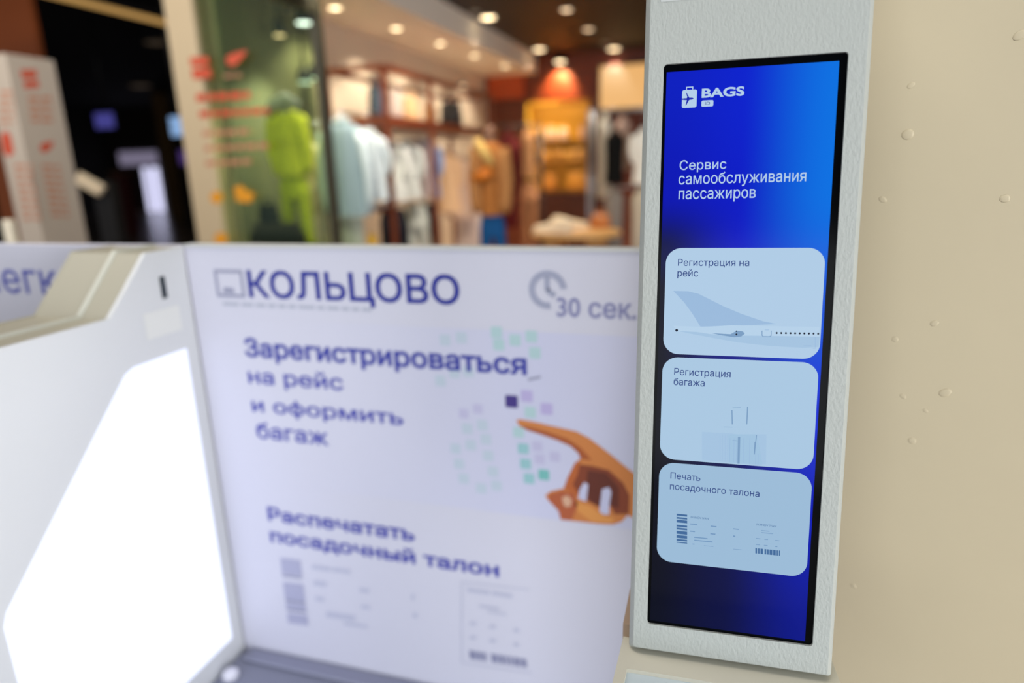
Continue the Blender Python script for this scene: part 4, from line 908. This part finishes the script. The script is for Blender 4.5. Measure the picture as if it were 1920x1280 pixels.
# dark info stand with tilted panel
p = onY(168, 345, 4.2); q = onY(190, 420, 4.2)
ik = thing('info_stand', (q[0], 4.25, 0), 'dark information stand with a tilted white panel beside the totem', 'stand')
box('post', (q[0]-.07, 4.24, 0), (q[0]+.1, 4.34, float(p[2])+.02), mat('dark_stand', (22, 20, 20), .5), ik, .005)
bm = bmesh.new(); bm_box(bm, (-.125, -.02, -.05), (.125, .02, .05), .008)
R_ = Matrix.Rotation(math.radians(26), 4, 'Y') @ Matrix.Rotation(math.radians(-30), 4, 'X')
bmesh.ops.transform(bm, matrix=Matrix.Translation(p) @ R_, verts=bm.verts)
from_bm('tilted_panel', bm, mat('ivory_panel', (214, 196, 168), .5, 0), ik)
def monitor(px, py, Y, w_, h_, c, k, label):
    p = onY(px, py, Y); t = thing('monitor', p, label, 'screen', 'hall screens')
    box('casing', (p[0]-w_/2-.02, Y, p[2]-h_/2-.02), (p[0]+w_/2+.02, Y+.06, p[2]+h_/2+.02), M_black, t, .004); box('screen', (p[0]-w_/2, Y-.004, p[2]-h_/2), (p[0]+w_/2, Y, p[2]+h_/2), mat('screen_%d_%d' % (px, py), c, .3, 0, k), t)
    tube('mount', [(p[0], Y+.05, p[2]+h_/2), (p[0], Y+.05, 4.3)], .02, M_black, t, 6)
monitor(196, 226, 10, .42, .26, (92, 88, 190), .45, 'small violet-blue screen hanging in the dark hall')
monitor(331, 237, 8, .2, .26, (150, 190, 240), .8, 'pale blue screen beside the cream pillar')
monitor(344, 295, 8.3, .14, .2, (96, 60, 150), .4, 'dim purple screen below the pale blue one')
p = onY(310, 270, 20.0); oc = box('wall_ochre_column', (p[0]-.26, 20.0, 0), (p[0]+.1, 20.3, 4.3), mat('ochre_column_paint', (110, 80, 40), .6)); struct(oc)
for q0, q1, zz, nm in (((255, 78), (312, 82), 3.9, 'upper'), ((224, 160), (286, 163), 3.6, 'lower')):
    e0, e1 = onZ(*q0, zz), onZ(*q1, zz); t = thing('light_strip', ((e0[0]+e1[0])/2, (e0[1]+e1[1])/2, zz), 'dim '+nm+' light strip deep in the dark hall', 'light strip', 'dim hall light strips')
    ym = float(e0[1]+e1[1])/2; box('diffuser', (min(e0[0], e1[0]), ym, zz), (max(e0[0], e1[0]), ym+.25, zz+.03), mat('dim_strip', (70, 58, 44), .5, 0, .6), t); box('housing', (min(e0[0], e1[0]), ym, zz+.03), (max(e0[0], e1[0]), ym+.25, zz+.1), M_black, t)
    for xx in (.2, .8): tube('suspension_wire', [(e0[0]+(e1[0]-e0[0])*xx, ym+.1, zz+.1), (e0[0]+(e1[0]-e0[0])*xx, ym+.1, 4.3)], .006, M_black, t, 5)
# far daylight doorway
YD = 24.1
a = onY(266, 316, YD); b = onY(302, 362, YD); zt2 = float(onY(280, 314, YD)[2])
dr = box('door_1', (a[0], YD, 0), (b[0], YD+.06, zt2), mat('bright_doorway', (214, 214, 246), .3, 0, 1.3)); struct(dr)
c = onY(222, 290, YD); d = onY(292, 290, YD)
wn_ = box('window_1', (c[0], YD, zt2+.12), (d[0], YD+.06, float(onY(260, 284, YD)[2])), mat('lilac_transom', (150, 142, 168), .3, 0, .55)); struct(wn_)
box('mullion', ((a[0]+b[0])/2-.05, YD-.04, 0), ((a[0]+b[0])/2+.05, YD, zt2), mat('dark_doorframe', (52, 40, 34), .6), dr)
p = onY(226, 350, 15); cn = thing('service_counter', (p[0], 15, 0), 'dark red counter far back in the dark hall left of the bright doorway', 'counter')
zc = float(onY(226, 322, 15)[2])
box('counter_body', (p[0]-.25, 15, 0), (p[0]+.1, 15.3, zc-.06), mat('dark_red_counter', (82, 26, 20), .5), cn); box('counter_top', (p[0]-.28, 14.95, zc-.06), (p[0]+.13, 15.35, zc), mat('tan_top', (120, 84, 50), .4), cn)
p = onY(20, 436, 2.6); ps = thing('barrier_post', (p[0], 2.6, 0), 'short white barrier post at the lower left of the totem', 'post')
lathe('post_body', [(.11, 0), (.11, .015), (.03, .03), (.03, float(p[2])+.05), (.026, float(p[2])+.065)], (p[0], 2.6, 0), mat('white_post', (206, 200, 184), .4), ps, 18)
